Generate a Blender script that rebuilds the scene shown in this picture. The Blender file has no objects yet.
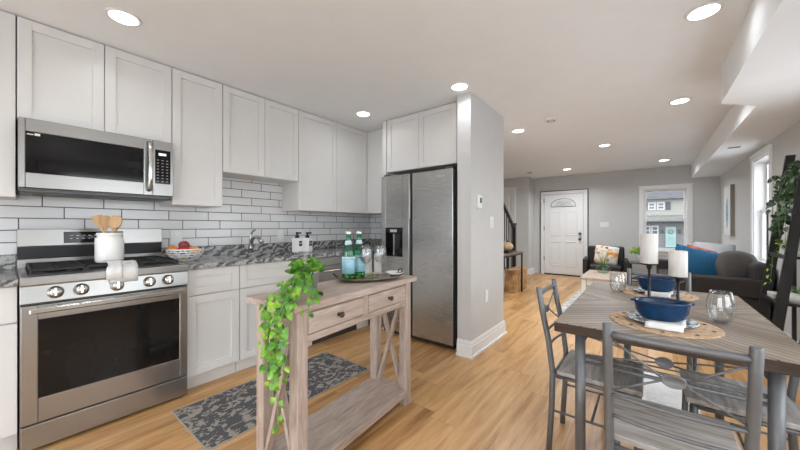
import bpy, bmesh, math, random
from mathutils import Vector, Matrix
random.seed(7)
PI = math.pi
C = bpy.context.scene.collection
sc = bpy.context.scene

# ------------------------------------------------------------------ camera, world, lights, exposure
cam_d = bpy.data.cameras.new('camera'); cam = bpy.data.objects.new('camera', cam_d); C.objects.link(cam)
cam.location = (0, 0, 1.203); cam.rotation_euler = (PI/2, 0, 0.670)
cam_d.sensor_width = 36; cam_d.lens = 36*313/800; cam_d.shift_y = 1.4/800; cam_d.clip_start = .02; cam_d.clip_end = 200
sc.camera = cam
sc.view_settings.view_transform = 'Standard'; sc.view_settings.look = 'None'
sc.view_settings.gamma = 1; sc.view_settings.exposure = EXPOSURE = 0.08
try: sc.view_settings.use_curve_mapping = False
except Exception: pass
W = bpy.data.worlds.new('sky'); sc.world = W; W.use_nodes = True
wn = W.node_tree.nodes; wl = W.node_tree.links
bg = wn['Background']; bg.inputs['Color'].default_value = (.92, .96, 1, 1); bg.inputs['Strength'].default_value = 5.1
_tc = wn.new('ShaderNodeTexCoord'); _sp = wn.new('ShaderNodeSeparateXYZ'); _rp = wn.new('ShaderNodeValToRGB')      # paler sky, duller ground below the horizon
wl.new(_tc.outputs['Generated'], _sp.inputs[0]); _ma = wn.new('ShaderNodeMath'); _ma.operation = 'MULTIPLY_ADD'; _ma.inputs[1].default_value = .5; _ma.inputs[2].default_value = .5
wl.new(_sp.outputs[2], _ma.inputs[0]); wl.new(_ma.outputs[0], _rp.inputs[0]); wl.new(_rp.outputs[0], bg.inputs['Color'])
_rp.color_ramp.elements[0].position = .44; _rp.color_ramp.elements[0].color = (.50, .53, .56, 1); _rp.color_ramp.elements[1].position = .50; _rp.color_ramp.elements[1].color = (.89, .95, 1, 1)
CAN_POWER = 2.3
CAN_SPOTS = [(-2.42, .435), (-2.44, 2.434), (-1.30, 2.486), (.25, 2.487), (.246, 4.112), (-1.31, 4.103), (-.517, 5.649), (-1.366, 7.51), (.234, 7.61),
             (-1.30, .435), (.25, .44), (-2.42, -1.3), (-1.30, -1.3), (.25, -1.3)]
H = 2.438
for (x, y) in CAN_SPOTS:
    ld = bpy.data.lights.new('can_lamp', 'AREA'); ld.shape = 'DISK'; ld.size = .125; ld.energy = CAN_POWER*((.5 if x < -1 and y > -1 else .3 if x > 0 and y > 0 else 1.6) if y < 3.5 else (2.2 if x > 0 else 8.2)); ld.color = (.91, .96, 1); ld.spread = math.radians(150)
    lo = bpy.data.objects.new('can_lamp', ld); C.objects.link(lo); lo.location = (x, y, H-.016)

# ------------------------------------------------------------------ materials
def new_mat(name):
    m = bpy.data.materials.new(name); m.use_nodes = True
    return m, m.node_tree.nodes, m.node_tree.links, m.node_tree.nodes['Principled BSDF']
def N(ns, t, **k):
    n = ns.new(t)
    for a, b in k.items(): setattr(n, a, b)
    return n
def M_(ns, ls, op, a, b=None, c=None):
    n = ns.new('ShaderNodeMath'); n.operation = op
    for i, v in enumerate((a, b, c)):
        if v is None: continue
        if isinstance(v, (int, float)): n.inputs[i].default_value = v
        else: ls.new(v, n.inputs[i])
    return n.outputs[0]
def ramp(ns, ls, fac, stops):
    r = ns.new('ShaderNodeValToRGB'); el = r.color_ramp.elements
    while len(el) < len(stops): el.new(.5)
    for e, (p, c) in zip(el, stops): e.position = p; e.color = (*c, 1)
    ls.new(fac, r.inputs[0]); return r.outputs[0]
def simple(name, col, rough=.5, metal=0, var=.04, scale=6, bump=0, bscale=60, coat=0, spec=.5, stretch=(1, 1, 1), sheen=0):
    m, ns, ls, p = new_mat(name)
    tc = N(ns, 'ShaderNodeTexCoord'); mp = N(ns, 'ShaderNodeMapping'); mp.inputs['Scale'].default_value = stretch
    ls.new(tc.outputs['Object'], mp.inputs[0])
    nz = N(ns, 'ShaderNodeTexNoise'); nz.inputs['Scale'].default_value = scale; nz.inputs['Detail'].default_value = 3
    ls.new(mp.outputs[0], nz.inputs['Vector'])
    a = tuple(max(0, c*(1-var)) for c in col); b = tuple(min(1, c*(1+var)) for c in col)
    ls.new(ramp(ns, ls, nz.outputs[0], [(.3, a), (.7, b)]), p.inputs['Base Color'])
    p.inputs['Roughness'].default_value = rough; p.inputs['Metallic'].default_value = metal
    p.inputs['Specular IOR Level'].default_value = spec
    p.inputs['Coat Weight'].default_value = coat; p.inputs['Sheen Weight'].default_value = sheen
    if bump:
        n2 = N(ns, 'ShaderNodeTexNoise'); n2.inputs['Scale'].default_value = bscale; ls.new(mp.outputs[0], n2.inputs['Vector'])
        bp = N(ns, 'ShaderNodeBump'); bp.inputs['Strength'].default_value = bump; bp.inputs['Distance'].default_value = .004
        ls.new(n2.outputs[0], bp.inputs['Height']); ls.new(bp.outputs[0], p.inputs['Normal'])
    return m
def brushed(name, col, rough=.28, horiz='y'):
    m, ns, ls, p = new_mat(name)
    tc = N(ns, 'ShaderNodeTexCoord'); mp = N(ns, 'ShaderNodeMapping')
    mp.inputs['Scale'].default_value = {'y': (500, 4, 500), 'x': (4, 500, 500), 'z': (500, 500, 4)}[horiz]
    ls.new(tc.outputs['Object'], mp.inputs[0])
    nz = N(ns, 'ShaderNodeTexNoise'); nz.inputs['Scale'].default_value = 1.6; nz.inputs['Detail'].default_value = 4
    ls.new(mp.outputs[0], nz.inputs['Vector'])
    ls.new(ramp(ns, ls, nz.outputs[0], [(.3, tuple(c*.96 for c in col)), (.7, tuple(min(1, c*1.04) for c in col))]), p.inputs['Base Color'])
    p.inputs['Metallic'].default_value = 1
    r = M_(ns, ls, 'MULTIPLY_ADD', nz.outputs[0], .08, rough-.04); ls.new(r, p.inputs['Roughness'])
    bp = N(ns, 'ShaderNodeBump'); bp.inputs['Strength'].default_value = .015; bp.inputs['Distance'].default_value = .0005
    ls.new(nz.outputs[0], bp.inputs['Height']); ls.new(bp.outputs[0], p.inputs['Normal'])
    return m
def wood(name, stops, axis='y', grain=9, rough=.55, ring=1.0, bump=.15, dist=3.5):
    m, ns, ls, p = new_mat(name)
    tc = N(ns, 'ShaderNodeTexCoord'); mp = N(ns, 'ShaderNodeMapping')
    sx = {'x': (.12, 1, 1), 'y': (1, .12, 1), 'z': (1, 1, .12)}[axis]
    mp.inputs['Scale'].default_value = sx; ls.new(tc.outputs['Object'], mp.inputs[0])
    n1 = N(ns, 'ShaderNodeTexNoise'); n1.inputs['Scale'].default_value = grain*6; n1.inputs['Detail'].default_value = 6; n1.inputs['Distortion'].default_value = .6
    n2 = N(ns, 'ShaderNodeTexNoise'); n2.inputs['Scale'].default_value = grain*1.1; n2.inputs['Detail'].default_value = 3; n2.inputs['Distortion'].default_value = dist*.3
    ls.new(mp.outputs[0], n1.inputs['Vector']); ls.new(mp.outputs[0], n2.inputs['Vector'])
    v = M_(ns, ls, 'ADD', M_(ns, ls, 'MULTIPLY', n1.outputs[0], .5), M_(ns, ls, 'MULTIPLY', n2.outputs[0], .5*ring))
    ls.new(ramp(ns, ls, v, stops), p.inputs['Base Color']); p.inputs['Roughness'].default_value = rough
    bp = N(ns, 'ShaderNodeBump'); bp.inputs['Strength'].default_value = bump; bp.inputs['Distance'].default_value = .003
    ls.new(n1.outputs[0], bp.inputs['Height']); ls.new(bp.outputs[0], p.inputs['Normal'])
    return m
def glass(name, col=(1, 1, 1), rough=0, ior=1.45):
    m, ns, ls, p = new_mat(name)
    p.inputs['Base Color'].default_value = (*col, 1); p.inputs['Transmission Weight'].default_value = 1
    p.inputs['Roughness'].default_value = rough; p.inputs['IOR'].default_value = ior
    return m
def emit(name, col, s):
    m, ns, ls, p = new_mat(name); p.inputs['Base Color'].default_value = (*col, 1)
    p.inputs['Emission Color'].default_value = (*col, 1); p.inputs['Emission Strength'].default_value = s; return m

wall_m = simple('wall_paint', (.60, .598, .592), .7, var=.015, bump=.05, bscale=180)
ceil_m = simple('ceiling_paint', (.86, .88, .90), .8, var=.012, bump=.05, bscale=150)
trim_m = simple('white_trim', (.84, .84, .84), .4, var=.01)
cab_m = simple('cabinet_white', (.71, .705, .69), .32, var=.012)
cabin_m = simple('cabinet_shadow_gap', (.30, .30, .30), .6)
steel_y = brushed('brushed_steel_y', (.37, .362, .35), .30, 'y')
steel_x = brushed('brushed_steel_x', (.47, .47, .463), .27, 'x')
chrome = simple('polished_metal', (.62, .62, .61), .20, 1, .02)
nickel = simple('brushed_nickel', (.52, .51, .49), .25, 1, .03)
dark_steel = simple('dark_steel', (.10, .10, .10), .35, .7)
black_glass = simple('black_glass', (.008, .008, .009), .07, 0, .02, spec=.3)
black_m = simple('black_plastic', (.016, .016, .017), .4)
black_metal = simple('black_metal', (.02, .02, .021), .45, .3)
iron_m = simple('cast_iron', (.018, .018, .018), .55, .1, bump=.2, bscale=200)
white_pl = simple('white_plastic', (.80, .80, .79), .35, var=.01)
ceramic = simple('white_ceramic', (.82, .82, .80), .18, var=.01, coat=.4)
gun_m = simple('chair_metal', (.155, .158, .165), .45, .4, .06, scale=40)
def thin_glass(name, col, base=.06, edge=.75, tint_edge=None):
    m, ns, ls, p = new_mat(name); ns.remove(p); o = [n for n in ns if n.type == 'OUTPUT_MATERIAL'][0]
    t = ns.new('ShaderNodeBsdfTransparent'); g = ns.new('ShaderNodeBsdfGlossy'); g.inputs['Roughness'].default_value = .03
    lw = ns.new('ShaderNodeLayerWeight'); lw.inputs[0].default_value = .35
    ls.new(ramp(ns, ls, lw.outputs['Facing'], [(.35, col), (1, tint_edge or tuple(c*.6 for c in col))]), t.inputs[0])
    f = M_(ns, ls, 'MULTIPLY_ADD', M_(ns, ls, 'POWER', lw.outputs['Facing'], 2.5), edge, base)
    x = ns.new('ShaderNodeMixShader'); ls.new(f, x.inputs[0]); ls.new(t.outputs[0], x.inputs[1]); ls.new(g.outputs[0], x.inputs[2]); ls.new(x.outputs[0], o.inputs[0]); return m
clear = thin_glass('clear_glass', (.97, .98, .98), .03, .35, (.80, .82, .83))
pane_m, _ns, _ls, _p = new_mat('window_pane')
_ns.remove(_p); _o = [n for n in _ns if n.type == 'OUTPUT_MATERIAL'][0]
_t = _ns.new('ShaderNodeBsdfTransparent'); _g = _ns.new('ShaderNodeBsdfGlossy'); _g.inputs['Roughness'].default_value = .02
_f = _ns.new('ShaderNodeFresnel'); _f.inputs[0].default_value = 1.06; _x = _ns.new('ShaderNodeMixShader')
_ls.new(_f.outputs[0], _x.inputs[0]); _ls.new(_t.outputs[0], _x.inputs[1]); _ls.new(_g.outputs[0], _x.inputs[2]); _ls.new(_x.outputs[0], _o.inputs[0])
washed = {a: wood('washed_wood_'+a, [(.30, (.26, .195, .16)), (.45, (.39, .305, .255)), (.58, (.48, .39, .335)), (.72, (.56, .50, .46))], a, 13) for a in 'xyz'}
grey_wood = {a: wood('grey_wood_'+a, [(.33, (.17, .15, .135)), (.48, (.34, .31, .285)), (.62, (.47, .44, .41))], a, 8) for a in 'xy'}
pale_wood = wood('pale_wood', [(.3, (.50, .46, .42)), (.7, (.72, .69, .65))], 'x', 8)

def floor_material():
    m, ns, ls, p = new_mat('oak_planks')
    tc = N(ns, 'ShaderNodeTexCoord'); sp = N(ns, 'ShaderNodeSeparateXYZ'); ls.new(tc.outputs['Object'], sp.inputs[0])
    X, Y = sp.outputs[0], sp.outputs[1]
    pw, pl = .18, 1.22
    xr = M_(ns, ls, 'DIVIDE', X, pw); row = M_(ns, ls, 'FLOOR', xr)
    wn1 = N(ns, 'ShaderNodeTexWhiteNoise', noise_dimensions='1D'); ls.new(row, wn1.inputs['W'])
    yy = M_(ns, ls, 'ADD', M_(ns, ls, 'DIVIDE', Y, pl), M_(ns, ls, 'MULTIPLY', wn1.outputs[0], 7))
    col = M_(ns, ls, 'FLOOR', yy)
    cb = N(ns, 'ShaderNodeCombineXYZ'); ls.new(row, cb.inputs[0]); ls.new(col, cb.inputs[1])
    wn2 = N(ns, 'ShaderNodeTexWhiteNoise', noise_dimensions='3D'); ls.new(cb.outputs[0], wn2.inputs['Vector'])
    # grain coordinates, shifted per plank
    gv = N(ns, 'ShaderNodeCombineXYZ')
    ls.new(M_(ns, ls, 'ADD', X, M_(ns, ls, 'MULTIPLY', wn2.outputs[0], 31)), gv.inputs[0])
    ls.new(M_(ns, ls, 'MULTIPLY', Y, .09), gv.inputs[1]); ls.new(M_(ns, ls, 'MULTIPLY', wn2.outputs[0], 9), gv.inputs[2])
    g1 = N(ns, 'ShaderNodeTexNoise'); g1.inputs['Scale'].default_value = 13; g1.inputs['Detail'].default_value = 5; g1.inputs['Distortion'].default_value = .9
    g2 = N(ns, 'ShaderNodeTexNoise'); g2.inputs['Scale'].default_value = 70; g2.inputs['Detail'].default_value = 4
    ls.new(gv.outputs[0], g1.inputs['Vector']); ls.new(gv.outputs[0], g2.inputs['Vector'])
    v = M_(ns, ls, 'ADD', M_(ns, ls, 'MULTIPLY', g1.outputs[0], .62), M_(ns, ls, 'MULTIPLY', g2.outputs[0], .22))
    v = M_(ns, ls, 'ADD', v, M_(ns, ls, 'MULTIPLY', wn2.outputs[0], .17))
    c = ramp(ns, ls, v, [(.28, (.25, .115, .035)), (.40, (.42, .215, .078)), (.50, (.56, .315, .128)), (.60, (.65, .385, .175)), (.74, (.74, .475, .245))])
    # knots
    kv = N(ns, 'ShaderNodeCombineXYZ'); ls.new(X, kv.inputs[0]); ls.new(M_(ns, ls, 'MULTIPLY', Y, .42), kv.inputs[1])
    vo = N(ns, 'ShaderNodeTexVoronoi'); vo.inputs['Scale'].default_value = 4.0; ls.new(kv.outputs[0], vo.inputs['Vector'])
    kn = ramp(ns, ls, vo.outputs['Distance'], [(.02, (.30, .26, .22)), (.09, (1, 1, 1))])
    mx = N(ns, 'ShaderNodeMix', data_type='RGBA', blend_type='MULTIPLY'); mx.inputs[0].default_value = .75
    ls.new(c, mx.inputs[6]); ls.new(kn, mx.inputs[7])
    fx = M_(ns, ls, 'FRACT', xr); fy = M_(ns, ls, 'FRACT', yy)
    ex = M_(ns, ls, 'MINIMUM', fx, M_(ns, ls, 'SUBTRACT', 1, fx)); ey = M_(ns, ls, 'MINIMUM', fy, M_(ns, ls, 'SUBTRACT', 1, fy))
    sx_ = M_(ns, ls, 'LESS_THAN', ex, .008); sy_ = M_(ns, ls, 'LESS_THAN', ey, .0012)
    seam = M_(ns, ls, 'MAXIMUM', sx_, sy_)
    m2 = N(ns, 'ShaderNodeMix', data_type='RGBA'); ls.new(M_(ns, ls, 'MULTIPLY', seam, .45), m2.inputs[0]); ls.new(mx.outputs[2], m2.inputs[6]); m2.inputs[7].default_value = (.13, .06, .025, 1)
    ls.new(m2.outputs[2], p.inputs['Base Color'])
    p.inputs['Roughness'].default_value = .34
    bp = N(ns, 'ShaderNodeBump'); bp.inputs['Strength'].default_value = .12; bp.inputs['Distance'].default_value = .002
    ls.new(M_(ns, ls, 'SUBTRACT', g2.outputs[0], seam), bp.inputs['Height']); ls.new(bp.outputs[0], p.inputs['Normal'])
    return m
floor_m = floor_material()

def tile_material(name, comp):
    m, ns, ls, p = new_mat(name)
    tc = N(ns, 'ShaderNodeTexCoord'); sp = N(ns, 'ShaderNodeSeparateXYZ'); ls.new(tc.outputs['Object'], sp.inputs[0])
    U, Z = sp.outputs[comp], sp.outputs[2]
    r = M_(ns, ls, 'DIVIDE', M_(ns, ls, 'SUBTRACT', Z, 1.257), .079); row = M_(ns, ls, 'FLOOR', r)
    u = M_(ns, ls, 'DIVIDE', M_(ns, ls, 'ADD', M_(ns, ls, 'SUBTRACT', U, .258), M_(ns, ls, 'MULTIPLY', row, .1017)), .305)
    fu = M_(ns, ls, 'FRACT', u); fr = M_(ns, ls, 'FRACT', r)
    eu = M_(ns, ls, 'MULTIPLY', M_(ns, ls, 'MINIMUM', fu, M_(ns, ls, 'SUBTRACT', 1, fu)), .305)
    er = M_(ns, ls, 'MULTIPLY', M_(ns, ls, 'MINIMUM', fr, M_(ns, ls, 'SUBTRACT', 1, fr)), .079)
    e = M_(ns, ls, 'MINIMUM', eu, er)
    g = M_(ns, ls, 'LESS_THAN', e, .0028)
    cb = N(ns, 'ShaderNodeCombineXYZ'); ls.new(M_(ns, ls, 'FLOOR', u), cb.inputs[0]); ls.new(row, cb.inputs[1])
    w = N(ns, 'ShaderNodeTexWhiteNoise', noise_dimensions='3D'); ls.new(cb.outputs[0], w.inputs['Vector'])
    c = ramp(ns, ls, w.outputs[0], [(0, (.70, .70, .70)), (1, (.77, .77, .77))])
    mx = N(ns, 'ShaderNodeMix', data_type='RGBA'); ls.new(g, mx.inputs[0]); ls.new(c, mx.inputs[6]); mx.inputs[7].default_value = (.06, .06, .065, 1)
    ls.new(mx.outputs[2], p.inputs['Base Color'])
    ls.new(M_(ns, ls, 'MULTIPLY_ADD', g, .6, .18), p.inputs['Roughness'])
    nz = N(ns, 'ShaderNodeTexNoise'); nz.inputs['Scale'].default_value = 9; ls.new(tc.outputs['Object'], nz.inputs['Vector'])
    hgt = M_(ns, ls, 'ADD', M_(ns, ls, 'MINIMUM', M_(ns, ls, 'MULTIPLY', e, 160), 1), M_(ns, ls, 'MULTIPLY', nz.outputs[0], .7))
    bp = N(ns, 'ShaderNodeBump'); bp.inputs['Strength'].default_value = .35; bp.inputs['Distance'].default_value = .003
    ls.new(hgt, bp.inputs['Height']); ls.new(bp.outputs[0], p.inputs['Normal'])
    return m
tile_y = tile_material('subway_tile', 1); tile_x = tile_material('subway_tile_back', 0)

def granite_material():
    m, ns, ls, p = new_mat('grey_granite')
    tc = N(ns, 'ShaderNodeTexCoord'); mp = N(ns, 'ShaderNodeMapping'); mp.inputs['Scale'].default_value = (1, .8, 1.3); mp.inputs['Rotation'].default_value = (.5, .2, .7)
    ls.new(tc.outputs['Object'], mp.inputs[0])
    w = N(ns, 'ShaderNodeTexWave'); w.inputs['Scale'].default_value = 7; w.inputs['Distortion'].default_value = 9; w.inputs['Detail'].default_value = 5; w.inputs['Detail Scale'].default_value = 2.2
    ls.new(mp.outputs[0], w.inputs['Vector'])
    n = N(ns, 'ShaderNodeTexNoise'); n.inputs['Scale'].default_value = 230; n.inputs['Detail'].default_value = 2; ls.new(tc.outputs['Object'], n.inputs['Vector'])
    v = M_(ns, ls, 'ADD', M_(ns, ls, 'MULTIPLY', w.outputs[1], .40), M_(ns, ls, 'MULTIPLY', n.outputs[0], .62))
    ls.new(ramp(ns, ls, v, [(.28, (.06, .06, .062)), (.43, (.17, .17, .173)), (.58, (.30, .296, .29)), (.76, (.52, .515, .505))]), p.inputs['Base Color'])
    p.inputs['Roughness'].default_value = .16
    return m
granite = granite_material()

def rug_material(name, dark, light, scale, thr, rough=.95, stretch=(1, 1, 1), dist=2.0):
    m, ns, ls, p = new_mat(name)
    tc = N(ns, 'ShaderNodeTexCoord'); mp = N(ns, 'ShaderNodeMapping'); mp.inputs['Scale'].default_value = stretch
    ls.new(tc.outputs['Object'], mp.inputs[0])
    n1 = N(ns, 'ShaderNodeTexNoise'); n1.inputs['Scale'].default_value = scale; n1.inputs['Detail'].default_value = 1.2; n1.inputs['Distortion'].default_value = dist
    n2 = N(ns, 'ShaderNodeTexNoise'); n2.inputs['Scale'].default_value = scale*9; n2.inputs['Detail'].default_value = 2
    ls.new(mp.outputs[0], n1.inputs['Vector']); ls.new(mp.outputs[0], n2.inputs['Vector'])
    v = M_(ns, ls, 'ADD', n1.outputs[0], M_(ns, ls, 'MULTIPLY', M_(ns, ls, 'SUBTRACT', n2.outputs[0], .5), .42))
    ls.new(ramp(ns, ls, v, [(thr-.015, dark), (thr+.015, light)]), p.inputs['Base Color']); p.inputs['Roughness'].default_value = rough
    bp = N(ns, 'ShaderNodeBump'); bp.inputs['Strength'].default_value = .5; bp.inputs['Distance'].default_value = .004
    n3 = N(ns, 'ShaderNodeTexNoise'); n3.inputs['Scale'].default_value = 260; ls.new(tc.outputs['Object'], n3.inputs['Vector'])
    ls.new(n3.outputs[0], bp.inputs['Height']); ls.new(bp.outputs[0], p.inputs['Normal'])
    return m

# ------------------------------------------------------------------ mesh helpers
class MB:
    def __init__(s): s.bm = bmesh.new()
    def merge(s, other, mtx=None):
        me = bpy.data.meshes.new('tmp'); other.to_mesh(me); other.free()
        if mtx is not None: me.transform(mtx)
        s.bm.from_mesh(me); bpy.data.meshes.remove(me); return s
    def box(s, x0, x1, y0, y1, z0, z1, bev=0, mtx=None, seg=1):
        b = bmesh.new(); bmesh.ops.create_cube(b, size=1)
        for v in b.verts:
            v.co = Vector(((x0+x1)/2+v.co.x*(x1-x0), (y0+y1)/2+v.co.y*(y1-y0), (z0+z1)/2+v.co.z*(z1-z0)))
        if bev: bmesh.ops.bevel(b, geom=list(b.edges), offset=bev, segments=seg, affect='EDGES', profile=.6)
        return s.merge(b, mtx)
    def bar(s, a, b, w, t, bev=0, up=(0, 0, 1)):        # rectangular bar from a to b
        a, b = Vector(a), Vector(b); d = (b-a); L = d.length; z = d.normalized(); u = Vector(up)
        if abs(z.dot(u)) > .98: u = Vector((1, 0, 0))
        x = u.cross(z).normalized(); y = z.cross(x)
        mt = Matrix((x, y, z)).transposed().to_4x4(); mt.translation = a
        return s.box(-w/2, w/2, -t/2, t/2, 0, L, bev, mt)
    def tube(s, pts, r, n=10, cap=True, rs=None):
        pts = [Vector(p) for p in pts]; b = bmesh.new(); rings = []; prev = None
        for i, p in enumerate(pts):
            t = (pts[min(i+1, len(pts)-1)]-pts[max(i-1, 0)]).normalized()
            if prev is None:
                u = Vector((0, 0, 1)) if abs(t.z) < .9 else Vector((1, 0, 0)); x = u.cross(t).normalized()
            else: x = (prev-t*prev.dot(t)).normalized()
            prev = x; y = t.cross(x); rr = rs[i] if rs else r
            rings.append([b.verts.new(p+rr*(math.cos(2*PI*k/n)*x+math.sin(2*PI*k/n)*y)) for k in range(n)])
        for i in range(len(rings)-1):
            for k in range(n): b.faces.new((rings[i][k], rings[i][(k+1) % n], rings[i+1][(k+1) % n], rings[i+1][k]))
        if cap: b.faces.new(rings[0][::-1]); b.faces.new(rings[-1])
        for f in b.faces: f.smooth = len(f.verts) == 4
        return s.merge(b)
    def lathe(s, prof, c=(0, 0, 0), n=28, sx=1, sy=1, mtx=None, closed=False):
        b = bmesh.new(); rings = []
        for r, z in prof:
            if r < 1e-5: rings.append([b.verts.new((c[0], c[1], c[2]+z))])
            else: rings.append([b.verts.new((c[0]+sx*r*math.cos(2*PI*k/n), c[1]+sy*r*math.sin(2*PI*k/n), c[2]+z)) for k in range(n)])
        pr = list(zip(rings, rings[1:]))
        if closed: pr.append((rings[-1], rings[0]))
        for A, B in pr:
            for k in range(n):
                k2 = (k+1) % n
                if len(A) == 1 and len(B) == 1: continue
                if len(A) == 1: f = b.faces.new((A[0], B[k2], B[k]))
                elif len(B) == 1: f = b.faces.new((A[k], A[k2], B[0]))
                else: f = b.faces.new((A[k], A[k2], B[k2], B[k]))
                f.smooth = True
        bmesh.ops.recalc_face_normals(b, faces=list(b.faces))
        return s.merge(b, mtx)
    def ball(s, c, r, sx=1, sy=1, sz=1, sub=3, jit=0):
        b = bmesh.new(); bmesh.ops.create_icosphere(b, subdivisions=sub, radius=1)
        for v in b.verts:
            k = 1+random.uniform(-jit, jit); v.co = Vector((c[0]+v.co.x*r*sx*k, c[1]+v.co.y*r*sy*k, c[2]+v.co.z*r*sz*k))
        for f in b.faces: f.smooth = True
        return s.merge(b)
    def prism(s, poly, axis, a0, a1, bev=0, mtx=None):   # polygon in the two other axes, extruded along axis
        b = bmesh.new()
        def P(p, a): return {'x': (a, p[0], p[1]), 'y': (p[0], a, p[1]), 'z': (p[0], p[1], a)}[axis]
        A = [b.verts.new(P(p, a0)) for p in poly]; B = [b.verts.new(P(p, a1)) for p in poly]
        b.faces.new(A); b.faces.new(B[::-1]); n = len(poly)
        for i in range(n): b.faces.new((A[i], B[i], B[(i+1) % n], A[(i+1) % n]))
        bmesh.ops.recalc_face_normals(b, faces=list(b.faces))
        if bev: bmesh.ops.bevel(b, geom=list(b.edges), offset=bev, segments=1, affect='EDGES')
        return s.merge(b, mtx)
    def raw(s, verts, faces, smooth=False, mtx=None):
        b = bmesh.new(); vs = [b.verts.new(v) for v in verts]
        for f in faces:
            ff = b.faces.new([vs[i] for i in f]); ff.smooth = smooth
        return s.merge(b, mtx)
    def build(s, name, m, parent=None, mtx=None):
        me = bpy.data.meshes.new(name); s.bm.to_mesh(me); s.bm.free()
        if mtx is not None: me.transform(mtx)
        o = bpy.data.objects.new(name, me); C.objects.link(o); me.materials.append(m)
        if parent is not None: o.parent = parent
        return o
def tag(o, label, cat=None, group=None, kind=None):
    if label: o['label'] = label
    if cat: o['category'] = cat
    if group: o['group'] = group
    if kind: o['kind'] = kind
    return o
def thing(name, label, cat, loc=(0, 0, 0), rz=0, group=None, kind=None):
    o = bpy.data.objects.new(name, None); C.objects.link(o); o.location = loc; o.rotation_euler = (0, 0, rz); o.empty_display_size = .05
    return tag(o, label, cat, group, kind)
def dup(root, loc, rz, label, group=None):
    r = root.copy(); C.objects.link(r); r.location = loc; r.rotation_euler = (0, 0, rz); r['label'] = label
    if group: r['group'] = group
    for ch in list(root.children):
        c = ch.copy(); C.objects.link(c); c.parent = r
        for g in ch.children:
            d = g.copy(); C.objects.link(d); d.parent = c
    return r
def T(x=0, y=0, z=0): return Matrix.Translation((x, y, z))
def RZ(a): return Matrix.Rotation(a, 4, 'Z')
def writing(txt, size, m, parent, mtx, name='lettering', depth=.0004, bend=None):
    cu = bpy.data.curves.new('t', 'FONT'); cu.body = txt; cu.size = size; cu.align_x = 'CENTER'; cu.align_y = 'CENTER'; cu.extrude = depth; cu.resolution_u = 2
    to = bpy.data.objects.new('t', cu); C.objects.link(to)
    dg = bpy.context.evaluated_depsgraph_get(); me = bpy.data.meshes.new_from_object(to.evaluated_get(dg))
    C.objects.unlink(to); bpy.data.objects.remove(to)
    if bend:
        for v in me.vertices:
            a = v.co.x/bend; rr = bend+v.co.z; v.co = Vector((rr*math.sin(a), v.co.y, rr*math.cos(a)-bend))
    me.transform(mtx); me.materials.clear(); me.materials.append(m)
    o = bpy.data.objects.new(name, me); C.objects.link(o)
    if parent is not None: o.parent = parent
    return o
def face_px(x, y, z):   # text matrix: reads on a surface facing +X (text right = +Y)
    return T(x, y, z) @ Matrix(((0, 0, 1, 0), (1, 0, 0, 0), (0, 1, 0, 0), (0, 0, 0, 1)))
def face_ny(x, y, z):   # surface facing -Y (text right = +X)
    return T(x, y, z) @ Matrix(((1, 0, 0, 0), (0, 0, -1, 0), (0, 1, 0, 0), (0, 0, 0, 1)))
def struct(name, b, m, label, cat='wall', parent=None):
    o = b.build(name, m, parent)
    if parent is None: tag(o, label, cat, kind='structure')
    return o

# ------------------------------------------------------------------ the room
XL, XR, YB, YF = -3.21, 1.08, -2.3, 8.52
struct('floor', MB().box(XL-.1, XR+.1, YB-.1, YF+.1, -.1, 0), floor_m, 'honey oak plank floor running the length of the room', 'floor')
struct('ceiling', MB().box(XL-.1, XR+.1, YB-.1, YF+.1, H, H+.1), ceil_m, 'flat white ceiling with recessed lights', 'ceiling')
struct('wall_left', MB().box(XL-.1, XL, YB-.1, YF+.1, 0, H), wall_m, 'long wall behind the kitchen cabinets and the stairs', 'wall')
# wall_right with a window opening
w1a, w1b, w1z0, w1z1 = 5.33, 6.05, .75, 2.04
FILL_WINDOWS = [(-1.5, -.1), (.5, 1.9), (2.4, 3.6)]; sz0, sz1 = .62, 2.04  # unseen window openings added so more daylight fills the room
b = MB(); b.box(XR, XR+.14, w1b, YF+.1, 0, H).box(XR, XR+.14, w1a, w1b, 0, w1z0).box(XR, XR+.14, w1a, w1b, w1z1, H)
yy_ = YB-.1
for (a_, c_) in FILL_WINDOWS:
    b.box(XR, XR+.14, yy_, a_, 0, H).box(XR, XR+.14, a_, c_, 0, sz0).box(XR, XR+.14, a_, c_, sz1, H); yy_ = c_
b.box(XR, XR+.14, yy_, w1a, 0, H)
struct('wall_right', b, wall_m, 'light grey side wall on the right behind the sofa', 'wall')
fx0, fx1, fz0, fz1 = -.075, .625, .70, 1.99
b = MB(); b.box(XL, fx0, YF, YF+.14, 0, H).box(fx1, XR, YF, YF+.14, 0, H).box(fx0, fx1, YF, YF+.14, 0, fz0).box(fx0, fx1, YF, YF+.14, fz1, H)
struct('wall_far', b, wall_m, 'light grey end wall with the entry door and window', 'wall')
bx0, bx1 = -2.6, .6
b = MB(); b.box(XL, bx0, YB-.14, YB, 0, H).box(bx1, XR, YB-.14, YB, 0, H).box(bx0, bx1, YB-.14, YB, 2.1, H)
struct('wall_back', b, wall_m, 'wall with the added wide glass door behind the viewer', 'wall')
# fridge partition
struct('wall_partition', MB().box(XL, -1.408, 3.345, 3.484, 0, H).box(-1.408, -1.273, 2.65, 3.484, 0, H), wall_m, 'grey partition wall wrapping the refrigerator alcove', 'wall')
# foyer closet wall
cx0, cx1 = -3.15, -2.72
b = MB(); b.box(XL, cx0, 8.07, YF, 0, H).box(cx1, -2.32, 8.07, YF, 0, H).box(cx0, cx1, 8.07, YF, 2.12, H).box(cx0, cx1, 8.2, YF, 0, 2.12)
struct('wall_foyer', b, wall_m, 'grey wall jutting out left of the entry door', 'wall')
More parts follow.
